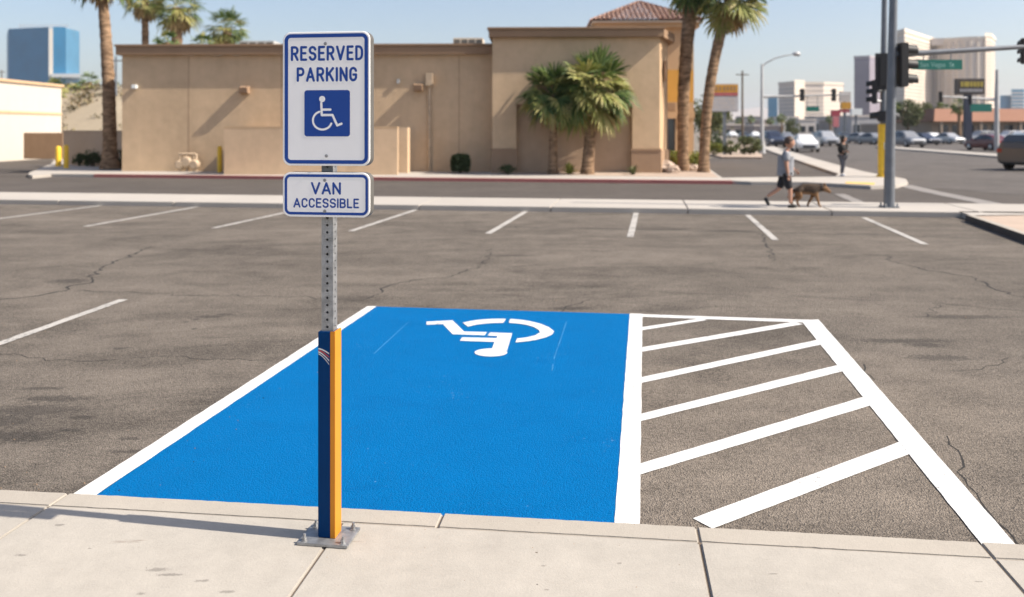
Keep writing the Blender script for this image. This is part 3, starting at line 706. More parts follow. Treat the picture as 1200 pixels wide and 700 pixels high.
b = MB(); fbox(b, sL, sM, 11, 12, zt - .44, zt + .05); fbox(b, sL, sM, WM + .3, 11, zt - .5, zt - .42); bw(b, 'flat_roof', M_CREAM, shop)
# control joints
for px in (221, 330, 402, 538):
    b = MB(); s = fs(px, WM); fbox(b, s - .012, s + .012, WM - .004, WM + .01, .15, zt - .46); bw(b, 'control_joint', M_BROWNTRIM, shop)
# raised block
s0, s1 = fs(577), fs(773); zr = 5.98; rs0, rs1 = fs(605), fs(741); zrec = fz(670, 122)
b = MB(); fbox(b, s0, rs0, 0, .45, 0, zr - .4); fbox(b, rs1, s1, 0, .45, 0, zr - .4); fbox(b, rs0, rs1, 0, .45, zrec, zr - .4)
fbox(b, s0, s1, .451, 9.2, 0, zr - .4); bw(b, 'raised_wall', M_TAN, shop)
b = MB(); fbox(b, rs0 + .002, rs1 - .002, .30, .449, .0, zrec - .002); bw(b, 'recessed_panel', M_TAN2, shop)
b = MB(); fbox(b, s0 - .14, s1 + .14, -.25, 9.2, zr - .4, zr - .09); fbox(b, s0 - .2, s1 + .2, -.31, 9.3, zr - .09, zr); bw(b, 'cornice', M_BROWNTRIM, shop, bevel=.02)
for a, c in ((s0, rs0), (rs1, s1)):
    b = MB(); fbox(b, a - .04, c + .04, -.05, -.002, 0, 1.02); fbox(b, a - .06, c + .06, -.075, -.002, 1.02, 1.1)
    if c == s1: b.prism([F(s1 + .05, -.05), F(s1 + .72, 2.0), F(s1 + .64, 2.2), F(s1 + .03, .1)], 0, 1.02)
    bw(b, 'pilaster_base', M_BASE, shop)
# splayed sunlit return on the right with its cornice and small sign
b = MB(); b.prism([F(s1 + .003, .0), F(s1 + .62, 2.0), F(s1 + .62, 6), F(s1 + .003, 6)], 0, zr - .41); bw(b, 'side_return', M_SAND, shop)
b = MB(); b.prism([F(s1 + .142, -.25), F(s1 + .9, 1.9), F(s1 + .9, 6), F(s1 + .142, 6)], zr - .42, zr - .08); bw(b, 'cornice', M_BROWNTRIM, shop)
q0, q1 = F(s1 + .20, .55), F(s1 + .36, 1.1); nn_ = Vector(((q1 - q0).y, -(q1 - q0).x, 0)).normalized(); b = MB(); b.prism([q0 + nn_ * .05, q1 + nn_ * .05, q1 + nn_ * .12, q0 + nn_ * .12], fz(773, 94), fz(773, 70)); bw(b, 'side_sign', M_BROWNTRIM, shop)
# tower with hip roof
TW = 8.0; t0, t1 = fs(703, TW), fs(813, TW); dT = (F(t0, TW)).y; ze = fz(760, 33, TW)
b = MB(); fbox(b, t0, t1, TW, TW + 6.5, 0, fz(790, 176, TW)); bw(b, 'tower_base', M_SAND, shop)
b = MB(); fbox(b, t0, t1, TW, TW + 6.5, fz(790, 176, TW) + .002, fz(790, 120, TW)); bw(b, 'tower_lower_wall', M_SAND, shop)
b = MB(); fbox(b, t0, t1, TW, TW + 6.5, fz(790, 120, TW) + .002, fz(790, 82, TW)); bw(b, 'tower_upper_wall', M_ORANGE, shop)
b = MB(); fbox(b, t0, t1, TW, TW + 6.5, fz(790, 82, TW) + .002, ze); fbox(b, t0 - .25, t1 + .25, TW - .25, TW + 6.7, ze + .002, ze + .32); bw(b, 'tower_frieze', M_SAND, shop)
b = MB(); fbox(b, t0 + .02, t1 + .03, TW - .10, TW - .002, fz(790, 139, TW), fz(790, 131, TW)); bw(b, 'belt_course', M_SAND, shop)
# tiles: rows of rounded pans on the hip roof
e0, e1, zE = (t0 - .45, t1 + .45), (TW - .45, TW + 6.9), ze + .33; ap = ((t0 + t1) / 2, TW + 3.2, ze + 1.75)
b = MB(); cor = [(e0[0], e1[0]), (e0[1], e1[0]), (e0[1], e1[1]), (e0[0], e1[1])]
for q in range(4):
    A, B = Vector((*cor[q], zE)), Vector((*cor[(q + 1) % 4], zE)); T = Vector(ap); n = 22; cols = 6
    nrm = (B - A).cross(T - A).normalized(); rows = 14
    for i in range(n):
        for k in range(rows):
            P = []
            for kk in (k, k + 1):
                hk = kk / rows; lo, hi = hk / 2, 1 - hk / 2
                for c in range(cols + 1):
                    t = (i + c / cols) / n; t = min(max(t, lo), hi); q0 = A.lerp(B, t); 
                    fr = hk; base = A.lerp(T, fr); x = A.lerp(B, t) - A; pos = A + x + (T - A.lerp(B, .5)) * hk
                    P.append(pos + nrm * (.09 * math.sin(math.pi * c / cols) + (.03 if kk == k else 0.0)))
            P = [F(p_.x, p_.y, p_.z) for p_ in P]
            b.add(P, [(c, c + 1, cols + 2 + c, cols + 1 + c) for c in range(cols)], 0, True)
bw(b, 'tile_roof', M_TILE, shop)
b = MB(); fbox(b, e0[0] + .05, e0[1] - .05, e1[0] + .05, e1[1] - .05, zE - .10, zE - .01); bw(b, 'eave', M_CREAM, shop)
# door and niche above it in the tower
d0, d1 = fs(780, TW), fs(791, TW)
b = MB(); fbox(b, d0, d1, TW - .05, TW - .003, .12, fz(785, 135, TW)); fbox(b, d0 + .09, d1 - .09, TW - .07, TW - .052, .25, fz(785, 138, TW), 1); bw(b, 'door', [M_DARK, M_GLASS], shop)
b = MB(); fbox(b, fs(776, TW), fs(791, TW), TW - .06, TW - .003, fz(785, 130, TW), fz(785, 121, TW)); bw(b, 'niche', M_BASE, shop)
# downspout, wall lamps, small camera box, hatch
b = MB(); sd = fs(503.5, WM); b.tube([F(sd, WM - .07, .15), F(sd, WM - .07, fz(503, 100, WM))], .07, 10); bw(b, 'downspout', M_BEIGEMETAL, shop)
b = MB(); fbox(b, sd - .15, sd + .15, WM - .22, WM - .003, fz(503, 101, WM), fz(503, 86, WM)); bw(b, 'leader_head', M_BEIGEMETAL, shop, bevel=.02)
for px, py in ((288, 106), (491, 103)):
    s = fs(px, WM); z = fz(px, py, WM); b = MB(); fbox(b, s - .18, s + .18, WM - .06, WM - .003, z - .16, z + .16)
    b.add([F(s + x, WM - w, z + zz) for x, w, zz in ((-.2, .06, .17), (.2, .06, .17), (.2, .06, -.15), (-.2, .06, -.15), (-.17, .36, .10), (.17, .36, .10), (.17, .30, -.12), (-.17, .30, -.12))],
          [(0, 1, 5, 4), (4, 5, 6, 7), (7, 6, 2, 3), (0, 4, 7, 3), (1, 2, 6, 5)]); bw(b, 'wall_lamp', M_BASE, shop)
s = fs(159, WM); z = fz(159, 102, WM); b = MB(); fbox(b, s - .10, s + .10, WM - .2, WM - .003, z - .08, z + .08); bw(b, 'security_light', M_WHITEPLAS, shop, bevel=.02)
b = MB(); s = fs(467, WM); fbox(b, s - .06, s + .06, WM - .1, WM - .003, fz(467, 98, WM), fz(467, 93, WM)); bw(b, 'junction_box', M_GREYBOX, shop)
# roof units
for (pa_, pb_, py, w, lb) in ((531, 566, 44.5, 4.5, 'small beige rooftop unit behind the cornice left of the raised block'), (281, 321, 48, 9, 'grey rooftop unit behind the cornice right of the round palm')):
    a, c = fs(pa_, w), fs(pb_, w); u = thing('rooftop_unit', lb, 'roof unit', F((a + c) / 2, w + .6, zt - .42))
    b = MB(); fbox(b, a, c, w, w + 1.2, zt - .42, fz((pa_ + pb_) / 2, py, w)); bw(b, 'cabinet', M_CREAM if pa_ > 400 else M_GREYBOX, u, bevel=.02)
    for k in range(4): 
        b = MB(); x0 = a + (c - a) * (k + .12) / 4; fbox(b, x0, x0 + (c - a) * .19, w - .02, w - .003, zt + .05, fz((pa_ + pb_) / 2, py, w) - .08); bw(b, 'louvre', M_ALU, u)
# low enclosure in front of the wall
enc = thing('enclosure_wall', 'low tan stucco enclosure in front of the shop wall', 'wall', F(fs(365, -1.6), -1.6))
ew = -1.7; ea, eb = fs(262.5, ew), fs(466, ew); zE = fz(365, 151, ew)
b = MB(); fbox(b, ea, eb, ew, ew + .22, 0, zE); bw(b, 'front_wall', M_TANL, enc)
b = MB(); fbox(b, ea, ea + .22, ew + .221, WM - .01, 0, zE); bw(b, 'side_wall', M_TAN, enc)
b = MB(); fbox(b, ea - .004, eb + .004, ew - .004, ew + .224, zE + .002, zE + .09); bw(b, 'coping', M_SAND, enc)
b = MB(); s_ = fs(469, -.3); fbox(b, s_ - .05, s_ + .30, -.3, .3, 0, zE + .05); bw(b, 'gate_pier', M_TANL, enc)
# gas meter
gm = thing('gas_meter', 'beige gas meter and pipes low on the shop wall', 'gas meter', F(fs(222, WM), WM - .3))
for px in (214, 222, 230):
    b = MB(); s = fs(px, WM); b.tube([F(s, WM - .28, .12), F(s, WM - .28,   .86)], .04, 8); bw(b, 'pipe', M_BEIGEMETAL, gm)
b = MB(); b.tube([F(fs(213, WM), WM - .28, .86), F(fs(231, WM), WM - .28, .86), F(fs(233, WM), WM - .26, .84), F(fs(233, WM), WM - .26, .14)], .045, 8); bw(b, 'crossover_pipe', M_BEIGEMETAL, gm)
for px, z, r in ((214, .40, .20), (222, .52, .24), (231, .42, .21)):
    b = MB(); s = fs(px, WM); c = F(s, WM - .3, z); b.tube([c - VF * .12, c - VF * .06, c + VF * .12], [r * .7, r, r], 14); bw(b, 'meter_body', M_BEIGEMETAL, gm)

# bollards
def bollard(p, h, r, lb):
    t = thing('yellow_bollard', lb, 'bollard', p, 0, 'yellow steel bollards')
    b = MB(); b.tube([(0, 0, 0), (0, 0, h), (0, 0, h + r * .45), (0, 0, h + r * .75)], [r, r, r * .75, r * .2], 14); b.build('post', M_YELLOW, t)
    b = MB(); b.tube([(0, 0, 0), (0, 0, .03)], [r * 1.6, r * 1.3], 14); b.build('footing', M_FARCONC, t)
bollard(g(257.5, 203, .12), 1.02, .095, 'yellow bollard at the left end of the low enclosure')
bollard(g(68.5, 197.5, .012), .98, .13, 'yellow bollard left of the other one by the alley')
bollard(g(77.5, 198, .12), 1.0, .10, 'yellow bollard in shade beside the boundary wall')

# boundary wall, white building and gate on the left
bwall = thing('boundary_wall', 'low tan block wall left of the shop behind the tall palm', 'wall', at(108, 43))
b = MB(); P0, P1 = at(74, 43.5), at(146, 40.5); dd = (P1 - P0).normalized(); nn = Vector((-dd.y, dd.x, 0))
zw = zat(155, 42); b.prism([P0, P1, P1 + nn * .25, P0 + nn * .25], 0, zw); bw(b, 'wall', M_WALL, bwall)
b = MB(); b.prism([P0 - nn * .03, P1 - nn * .03, P1 + nn * .28, P0 + nn * .28], zw + .002, zw + .08); bw(b, 'coping', M_WALL, bwall)
wb = thing('white_building', 'plain cream white building at the left edge with brown band', 'building', at(30, 54))
A = at(0, 50.5); B_ = at(72, 57.5); dr = (B_ - A).normalized(); nr = Vector((-dr.y, dr.x, 0)); A2_ = A - dr * 22
z1 = zat(100, 55)
M_WB = stucco('pale_wall_paint', (0.55, 0.49, 0.415), 0.05)
b = MB(); b.prism([A2_, B_, B_ + nr * 18, A2_ + nr * 18], 0, z1); bw(b, 'wall', M_WB, wb)
b = MB(); b.prism([A2_ - nr * .12, B_ - nr * .12 + dr * .12, B_ + nr * 18 + dr * .12, A2_ + nr * 18], z1 + .002, z1 + .16); bw(b, 'parapet_cap', M_SAND, wb)
b = MB(); zb = zat(133, 55); b.prism([A2_ - nr * .05, B_ - nr * .05, B_ - nr * .003, A2_ - nr * .003], zb - .08, zb + .08); bw(b, 'band', M_SAND, wb)
gt = thing('brown_gate', 'brown slatted gate below the white building', 'gate', at(52, 50))
for k, px in enumerate(np.arange(29, 74, 2.3)):
    b = MB(); c = at(px, 49.5, z=.95); b.box(c, (.10, .05, 1.45 + .05 * (k % 2))); bw(b, 'slat', M_WOOD, gt)
b = MB(); a, c = at(28, 49.58), at(75, 49.58)
b.box(((a.x + c.x) / 2, 49.56, .4), (c.x - a.x, .04, .08)); b.box(((a.x + c.x) / 2, 49.56, 1.45), (c.x - a.x, .04, .08)); bw(b, 'rail', M_WOOD, gt)
b = MB(); b.box(((a.x + c.x) / 2, 49.64, .9), (c.x - a.x, .04, 1.4)); bw(b, 'backing_board', M_WOOD, gt)
# alley hill
b = MB(); n = 26; hc = at(112, 105); P = []
for j in range(n + 1):
    for i in range(n + 1):
        x = (i / n - .5) * 60; y = (j / n - .5) * 50; h = 6.8 * max(0, 1 - (x / 27) ** 2) * max(0, 1 - (y / 24) ** 2) + .5 * math.sin(x * .7 + y * .31) * max(0, 1 - (x / 28) ** 2 - (y / 24) ** 2)
        P.append((hc.x + x, hc.y + y, max(h, -.02) - .03))
b.add(P, [(j * (n + 1) + i, j * (n + 1) + i + 1, (j + 1) * (n + 1) + i + 1, (j + 1) * (n + 1) + i) for j in range(n) for i in range(n)], 0, True)
struct(b.build('hill', M_HILL), 'dry brushy hillside behind the boundary wall')

# ------------------------------------------------------------------ hotels and far buildings
M_HOTEL = stucco('hotel_cream', (0.68, 0.60, 0.51), 0.04, .05, .02)
M_HOTELG = stucco('hotel_grey_beige', (0.68, 0.60, 0.53), 0.04, .05, .02)
M_HWIN = paint('hotel_window', (0.50, 0.43, 0.37), 0.4, .1, .1)
M_HWIN2 = paint('hotel_window_grey', (0.50, 0.45, 0.41), 0.4, .1, .1)
M_PURP = paint('mauve_tower_glass', (0.22, 0.19, 0.24), 0.35, .08, .05)
M_PURPL = paint('mauve_tower_band', (0.36, 0.31, 0.33), 0.5, .05, .05)
M_BGLASS = paint('blue_tower_glass', (0.010, 0.15, 0.30), 0.35, .12, .06, 0.0, .5)
M_BGLASS2 = paint('pale_blue_tower_glass', (0.06, 0.19, 0.31), 0.35, .1, .06, 0.0, .5)
M_BLINE = paint('blue_tower_floor_line', (0.04, 0.19, 0.36), 0.4, .05, .1)
def footprint(pts): return ccw([Vector((p[0], p[1], 0)) for p in pts])
def outset(pts, o):
    n = len(pts); out = []
    for i in range(n):
        a, p, c = pts[i - 1], pts[i], pts[(i + 1) % n]; d1 = (p - a).normalized(); d2 = (c - p).normalized()
        n1 = Vector((d1.y, -d1.x, 0)); n2 = Vector((d2.y, -d2.x, 0)); m_ = (n1 + n2); m_ = m_ / max(.3, m_.length_squared) * 2 if m_.length > 1e-6 else n1
        out.append(p + m_ * o)
    return out
def tower(t, pts, h, floors, mw, mb, band=.45, off=.25, cap=None, z0=2.0, base='wall'):
    pts = footprint(pts); b = MB(); b.prism(pts, 0, h); bw(b, base, mw, t)
    o2 = outset(pts, off); fl = (h - z0 - 2) / floors; first = None
    for k in range(floors):
        if first is None:
            b = MB(); b.prism(o2, z0 + fl * .25, z0 + fl * (.25 + band)); first = bw(b, 'window_band', mb, t)
        else:
            c = first.copy(); COL.objects.link(c); c.parent = t; c.location = (0, 0, fl * k)
    if cap: b = MB(); b.prism(outset(pts, off * 2), h + .01, h + cap[0]); bw(b, 'roof_parapet', cap[1], t)
# blue glass tower far left
D = 900; bt = thing('blue_glass_tower', 'blue glass hotel tower on the far left skyline', 'hotel tower', at(50, D))
pp = [at(10, D), at(57, D - 16), at(57, D + 50), at(8, D + 50)]
tower(bt, pp, zat(34, D), 34, M_BGLASS, M_BLINE, .18, .15)
tower(bt, [at(62, D - 12), at(77, D - 8), at(77, D + 50), at(62, D + 50)], zat(33, D), 34, M_BGLASS, M_BLINE, .18, .15, base='middle_wing')
tower(bt, [at(77.2, D - 8), at(93, D + 22), at(93, D + 56), at(77.2, D + 56)], zat(34, D), 34, M_BGLASS2, M_BLINE, .12, .15, base='right_wing')
b = MB(); b.prism(footprint([at(57, D - 14), at(62, D - 13), at(62, D + 30), at(57, D + 30)]), 0, zat(36, D)); bw(b, 'lift_shaft', M_HOTEL, bt)
b = MB(); b.prism(footprint([at(22, D + 5), at(80, D + 5), at(80, D + 40), at(22, D + 40)]), zat(34, D), zat(28, D)); bw(b, 'plant_room', M_WHITEPLAS, bt)
b = MB(); b.prism(footprint([at(60, D - 20), at(94, D - 20), at(94, D + 20), at(60, D + 20)]), zat(92, D), zat(88, D)); bw(b, 'podium_roof', M_WHITEPLAS, bt)
# big cream hotel on the right: three wings
D = 700; bh = thing('cream_hotel', 'huge cream hotel with three wings rising above the traffic signal', 'hotel', at(1110, D))
tower(bh, [at(1050, D - 30), at(1060, D - 48), at(1094, D + 20), at(1070, D + 45)], zat(46, D), 26, M_HOTEL, M_HWIN, .42, .3, (3, M_HOTEL), base='left_wing')
arcp = [at(1092 + 62 * t, D + 18 - 26 * math.sin(math.pi * t * .55)) for t in np.linspace(0, 1, 9)]
tower(bh, [*arcp, at(1160, D + 40), at(1094, D + 60)], zat(48.5, D), 26, M_HOTELG, M_HWIN2, .3, .25, (3, M_HOTEL), base='curved_wing')
tower(bh, [at(1155, D - 9), at(1162, D - 4), at(1166, D + 30), at(1156, D + 30)], zat(44.5, D), 26, M_HOTEL, M_HWIN, .3, .3, (3, M_HOTEL), base='end_pier')
b = MB(); b.prism(footprint([at(1091, D + 10), at(1116, D + 6), at(1116, D + 40), at(1091, D + 45)]), zat(52, D), zat(43.5, D)); bw(b, 'lift_tower', M_HOTELG, bh)
for k in range(9):
    p = arcp[k]; b = MB(); b.prism([p + Vector((-.8, -.9, 0)), p + Vector((.8, -.9, 0)), p + Vector((.8, .4, 0)), p + Vector((-.8, .4, 0))], 0, zat(49, D)); bw(b, 'rib', M_HOTEL, bh)
# mauve tower
D = 850; pt_ = thing('mauve_tower', 'narrow mauve grey high-rise left of the signal poles', 'high-rise', at(1016, D))
tower(pt_, [at(1001, D), at(1019, D - 8), at(1031, D + 14), at(1012, D + 24)], zat(69, D), 24, M_PURP, M_PURPL, .22, .2, (2.5, M_PURPL))
# cream convention block
D = 560; cb = thing('cream_block', 'broad cream block hotel behind the white car', 'hotel', at(950, D))
tower(cb, [at(912.5, D + 10), at(931, D - 6), at(931, D + 40), at(914, D + 40)], zat(98.5, D), 11, M_HOTELG, M_HWIN2, .42, .2, (1.5, M_HOTELG), base='grey_wing')
tower(cb, [at(931.2, D - 10), at(943, D - 4), at(943, D + 40), at(931.2, D + 40)], zat(97.5, D), 11, M_HOTEL, M_HOTEL, .1, .05, (1.5, M_HOTEL), base='cream_corner')
tower(cb, [at(943.2, D - 3), at(965, D - 2), at(988, D + 8), at(988, D + 40), at(943.2, D + 40)], zat(99.5, D), 11, M_HOTELG, M_HOTEL, .25, .2, (1.8, M_HOTEL), base='curved_wing')
D = 950; b3 = thing('blue_tower', 'small blue glass tower left of the cream block', 'high-rise', at(906, D))
tower(b3, [at(900, D), at(911, D), at(911, D + 25), at(900, D + 25)], zat(113, D), 12, M_BGLASS2, M_BGLASS, .4, .15)
D = 1100; b4 = thing('pale_blue_towers', 'pale blue stepped glass block at the right edge of the skyline', 'high-rise', at(1188, D))
tower(b4, [at(1172, D), at(1185, D), at(1185, D + 30), at(1172, D + 30)], zat(112, D), 9, M_BGLASS2, M_BLINE, .3, .2, base='low_wing')
tower(b4, [at(1185.2, D - 5), at(1200, D - 5), at(1204, D + 30), at(1185.2, D + 30)], zat(105, D), 11, M_BGLASS2, M_HOTELG, .3, .2, base='tall_wing')
# strip mall on the right
D = 150; sm = thing('strip_mall', 'low strip mall with brown mansard roof and dark shop windows', 'building', at(1170, D))
x0, x1 = at(1092, D).x, at(1290, D).x
M_MANS = stucco('brown_mansard', (0.30, 0.16, 0.11), .1, .1, .3)
M_MALLW = stucco('mall_wall', (0.38, 0.30, 0.23), .1, .1, .3)
b = MB(); b.box(((x0 + x1) / 2, D + 8, zat(142, D) / 2), (x1 - x0, 16, zat(142, D))); bw(b, 'wall', M_MALLW, sm)
zl, zh = zat(142.5, D), zat(127.5, D)
b = MB(); b.add([(x0 - .5, D - 1.8, zl), (x1, D - 1.8, zl), (x1, D + .6, zh), (x0 + .8, D + .6, zh), (x0 - .5, D + 16, zl), (x0 + .8, D + 16, zh), (x1, D + 16, zh), (x1, D + 16, zl)], [(0, 1, 2, 3), (4, 0, 3, 5), (3, 2, 6, 5), (0, 4, 7, 1)]); bw(b, 'mansard_roof', M_MANS, sm)
for k in range(13):
    xx = x0 + 1.2 + k * 2.25
    b = MB(); b.box((xx + .8, D - .04, 1.5), (1.5, .06, 2.4)); bw(b, 'shop_window', M_GLASS, sm)
    if k % 3 == 0: b = MB(); b.box((xx - .3, D - 1.5, zl / 2), (.35, .35, zl - .02)); bw(b, 'column', M_MALLW, sm)
# scattered low buildings down the boulevard
lows = [(838, 868, 141, 420, (0.40, 0.37, 0.34), 'long grey'), (868, 893, 137, 520, (0.22, 0.22, 0.23), 'dark grey flat'), (893, 912, 141, 360, (0.45, 0.36, 0.30), 'tan'), (912, 936, 138, 330, (0.70, 0.66, 0.60), 'white'),
        (936, 956, 141, 300, (0.60, 0.55, 0.50), 'pale stone'), (955, 975, 137, 340, (0.24, 0.25, 0.27), 'slate grey'), (975, 1000, 141, 280, (0.34, 0.29, 0.26), 'brownish grey'), (998, 1036, 137, 230, (0.47, 0.45, 0.44), 'silver roofed'), (1032, 1060, 146, 210, (0.33, 0.27, 0.22), 'brown'),
        (846, 872, 147, 260, (0.30, 0.25, 0.22), 'low brown'), (884, 915, 148, 230, (0.36, 0.30, 0.27), 'low tan'), (1060, 1094, 147, 200, (0.42, 0.36, 0.30), 'sand coloured')]
for a, c, py, D, col_, nm in lows:
    t = thing('low_building', f'{nm} low building far down the boulevard', 'building', at((a + c) / 2, D), 0)
    x0, x1 = at(a, D).x, at(c, D).x; h = zat(py, D); mm = stucco('far_wall_' + nm.replace(' ', '_'), col_, .1, .1, .1)
    b = MB(); b.box(((x0 + x1) / 2, D + 6, h / 2), (x1 - x0, 12, h)); bw(b, 'wall', mm, t)
    b = MB(); b.box(((x0 + x1) / 2, D + 6, h + .2), (x1 - x0 + .4, 12.4, .4)); bw(b, 'parapet', M_HOTELG, t)
    nwin = max(2, int((x1 - x0) / 2.5))
    for k in range(nwin):
        b = MB(); b.box((x0 + (k + .5) * (x1 - x0) / nwin, D - .03, h * .4), ((x1 - x0) / nwin * .6, .08, h * .4)); bw(b, 'window', M_GLASS, t)
# mountains
b = MB(); prof = [(300, 0), (500, 60), (620, 150), (700, 90), (800, 170), (850, 230), (905, 170), (960, 210), (1010, 130), (1080, 220), (1150, 160), (1230, 260), (1320, 120), (1500, 0)]
P = []
D = 6500
for x, h in prof:
    for k in range(4): P.append((at(x, D).x, D + k * 500, h * (k / 3) ** .8 if k else -2))
b.add(P, [(4 * i + k, 4 * i + 4 + k, 4 * i + 5 + k, 4 * i + 1 + k) for i in range(len(prof) - 1) for k in range(3)])
struct(b.build('mountain_ridge', M_GRAVEL), 'faint mountain ridge on the horizon')
# ------------------------------------------------------------------ palms, shrubs, trees
def fan_frond(b, base, dirv, pet, rad, droop, segs, r_, mi=0, wide=.50, rl=.8):
    """fan leaf: a petiole and a pleated fan of blades with drooping tips"""
    d = Vector(dirv).normalized(); up = Vector((0, 0, 1)); side = d.cross(up)
    side = side.normalized() if side.length > .05 else Vector((1, 0, 0)); nrm = side.cross(d).normalized()
    p1 = base + d * pet * .5; p2 = base + d * pet + Vector((0, 0, -droop * pet * .25))
    roll = r_.uniform(-rl, rl); side = (Matrix.Rotation(roll, 3, d) @ side).normalized(); nrm = side.cross(d).normalized()
    d2 = ((p2 - p1).normalized() - nrm * 0 + Vector((0, 0, -r_.uniform(.1, .15 + .5 * rl)))).normalized(); side = (side - d2 * side.dot(d2)).normalized(); nrm2 = side.cross(d2).normalized()
    w = .03
    b.add([base - side * w, base + side * w, p1 - side * w * .8, p1 + side * w * .8, p2 - side * w * .5, p2 + side * w * .5], [(0, 1, 3, 2), (2, 3, 5, 4)], mi)
    for k in range(segs):
        a = R(-100 + 200 * (k + .5) / segs) + r_.uniform(-.05, .05); ln = rad * (1 - .25 * abs(a) / 1.75) * r_.uniform(.85, 1.1)
        t = d2 * math.cos(a) + side * math.sin(a); t = (t + nrm2 * r_.uniform(-.10, .14)).normalized(); s = t.cross(nrm2).normalized(); ww = rad * 1.75 / segs * wide
        q0 = p2; q1 = p2 + t * ln * .45; q2 = p2 + t * ln * .78 + Vector((0, 0, -droop * ln * .12)); q3 = p2 + t * ln * .95 + Vector((0, 0, -droop * ln * .42))
        fo = nrm2 * ww * .5
        b.add([q0, q1 - s * ww, q1 + fo, q1 + s * ww, q2 - s * ww * .7, q2 + fo * .5, q2 + s * ww * .7, q3], [(0, 1, 2), (0, 2, 3), (1, 4, 5, 2), (2, 5, 6, 3), (4, 7, 5), (5, 7, 6)], mi)
def palm(name, label, base, top, r0, r1, crown_r, nf, seed, yellow=.25, dead=5, segs=14, group=None, lean=None, pet=.45, flare=1.25, wide=.50, jit=.32, rl=.8):
    r_ = random.Random(seed); t = thing(name, label, 'palm tree', base, 0, group)
    top = Vector(top) - Vector(base); b = MB(); pts, rad = [], []; n = 40
    ln = Vector(lean) if lean else Vector((0, 0, 0))
    for i in range(n + 1):
        f = i / n; q = Vector((top.x * f, top.y * f, top.z * f)) + ln * math.sin(math.pi * f)
        rr = (r0 + (r1 - r0) * f) * (1 + (flare - 1) * math.exp(-f * top.z / .35)) * (1 + .07 * (i % 2) + r_.uniform(-.05, .05)); pts.append(q); rad.append(rr)
    b.tube(pts, rad, 14); b.build('trunk', M_PALMBARK, t)
    cr = MB(); crown0 = top
    for k in range(nf):
        f = (k + .5) / nf; el = math.asin(max(-1, min(1, 1 - 1.66 * f))); az = k * 2.39996 + r_.uniform(-.25, .25)
        el += r_.uniform(-jit, jit); d = Vector((math.cos(az) * math.cos(el), math.sin(az) * math.cos(el), math.sin(el)))
        yl = 1 if (r_.random() < yellow * (.5 + f)) else 0
        sc = crown_r * r_.uniform(.88, 1.08)
        fan_frond(cr, crown0 + d * r1 * .8, d, sc * pet, sc * (1 - pet) * 1.08, .12 + .5 * f, segs, r_, yl, wide, rl)
    cr.build('crown', [M_PALM, M_PALMY], t)
    if dead:
        sk = MB()
        for k in range(dead):
            az = k * 2.39996 + r_.uniform(-.3, .3); el = R(r_.uniform(-75, -50)); d = Vector((math.cos(az) * math.cos(el), math.sin(az) * math.cos(el), math.sin(el)))
            fan_frond(sk, crown0 + Vector((0, 0, -.1)) + d * r1 * .8, d, crown_r * .35, crown_r * .45, .6, max(6, segs - 4), r_)
        sk.build('dry_skirt', M_DEAD, t)
    return t
# the two planted fan palms in front of the raised block
palm('fan_palm', 'shorter fan palm with thin trunk, left of the pair before the raised wall', g(648, 204, .128), at(648.5, 34.3, 112), .17, .135, 1.48, 46, 11, .32, 4, 16, 'fan palms in front of the shop')
palm('fan_palm', 'fuller fan palm with thick trunk, right of the pair before the raised wall', g(688, 204.2, .128), at(696, 34.2, 106), .225, .20, 1.72, 60, 12, .38, 8, 16, 'fan palms in front of the shop')
# tall palms
palm('tall_palm', 'tall palm with dark trunk standing before the boundary wall on the left', g(129, 198.5, .12), at(117.5, 39.2, -32), .30, .20, 1.6, 40, 13, .5, 8, 12, 'tall palms', (.12, 0, 0), flare=1.5)
palm('tall_palm', 'tall palm with thick ridged trunk, left of the leaning pair', g(800.5, 200.5, .128), at(814, 37.0, -26), .21, .30, 1.6, 34, 14, .35, 8, 14, 'tall palms', (-.18, 0, 0), flare=1.35)
palm('tall_palm', 'slimmer leaning palm with full crown, right of the leaning pair', g(824.5, 202.0, .128), at(856, 36.4, -4), .20, .22, 1.65, 34, 15, .35, 8, 16, 'tall palms', (-.28, 0, 0), flare=1.35)
# palms behind the shop
palm('tall_palm', 'palm behind the roof nearest the left end of the shop', at(171, 72), at(170, 72, -2), .30, .26, 2.1, 36, 16, .5, 9, 12, 'palms behind the shop', wide=.34, jit=.15, rl=.3)
palm('tall_palm', 'bushy palm behind the roof, middle of the three', at(205, 70), at(208, 70, 9), .38, .42, 2.15, 44, 17, .5, 16, 12, 'palms behind the shop', wide=.34, jit=.15, rl=.3)
palm('tall_palm', 'short round palm behind the roof, right of the three', at(266, 72), at(266, 72, 34), .36, .36, 1.85, 44, 18, .3, 16, 12, 'palms behind the shop', wide=.34, jit=.10, rl=.3)
palm('small_palm', 'low dark palm peeking over the roof between the bushy and round palms', at(236, 60), at(236, 60, 53), .25, .2, .95, 24, 19, .3, 3, 10, 'palms behind the shop')
palm('small_palm', 'low dark palm peeking over the roof left of the bushy palm', at(196, 60), at(196, 60, 50), .25, .2, .95, 24, 20, .2, 3, 10, 'palms behind the shop')
for i, (px, py, D, cr_, wd) in enumerate(((66, 103, 95, 1.4, 'half hidden by the white building'), (88, 110, 100, 1.5, 'second from the left'), (105, 96, 105, 1.4, 'taller, left of the big palm trunk'), (131, 105, 110, 1.3, 'right of the big palm trunk'), (97, 104, 120, 1.3, 'small and distant'))):
    palm('small_palm', f'small palm above the dry hillside, {wd}', at(px, D), at(px, D, py), .3, .25, cr_ * 1.0, 22, 30 + i, .4, 6, 9, 'palms above the hillside', wide=.36, jit=.12, rl=.3)

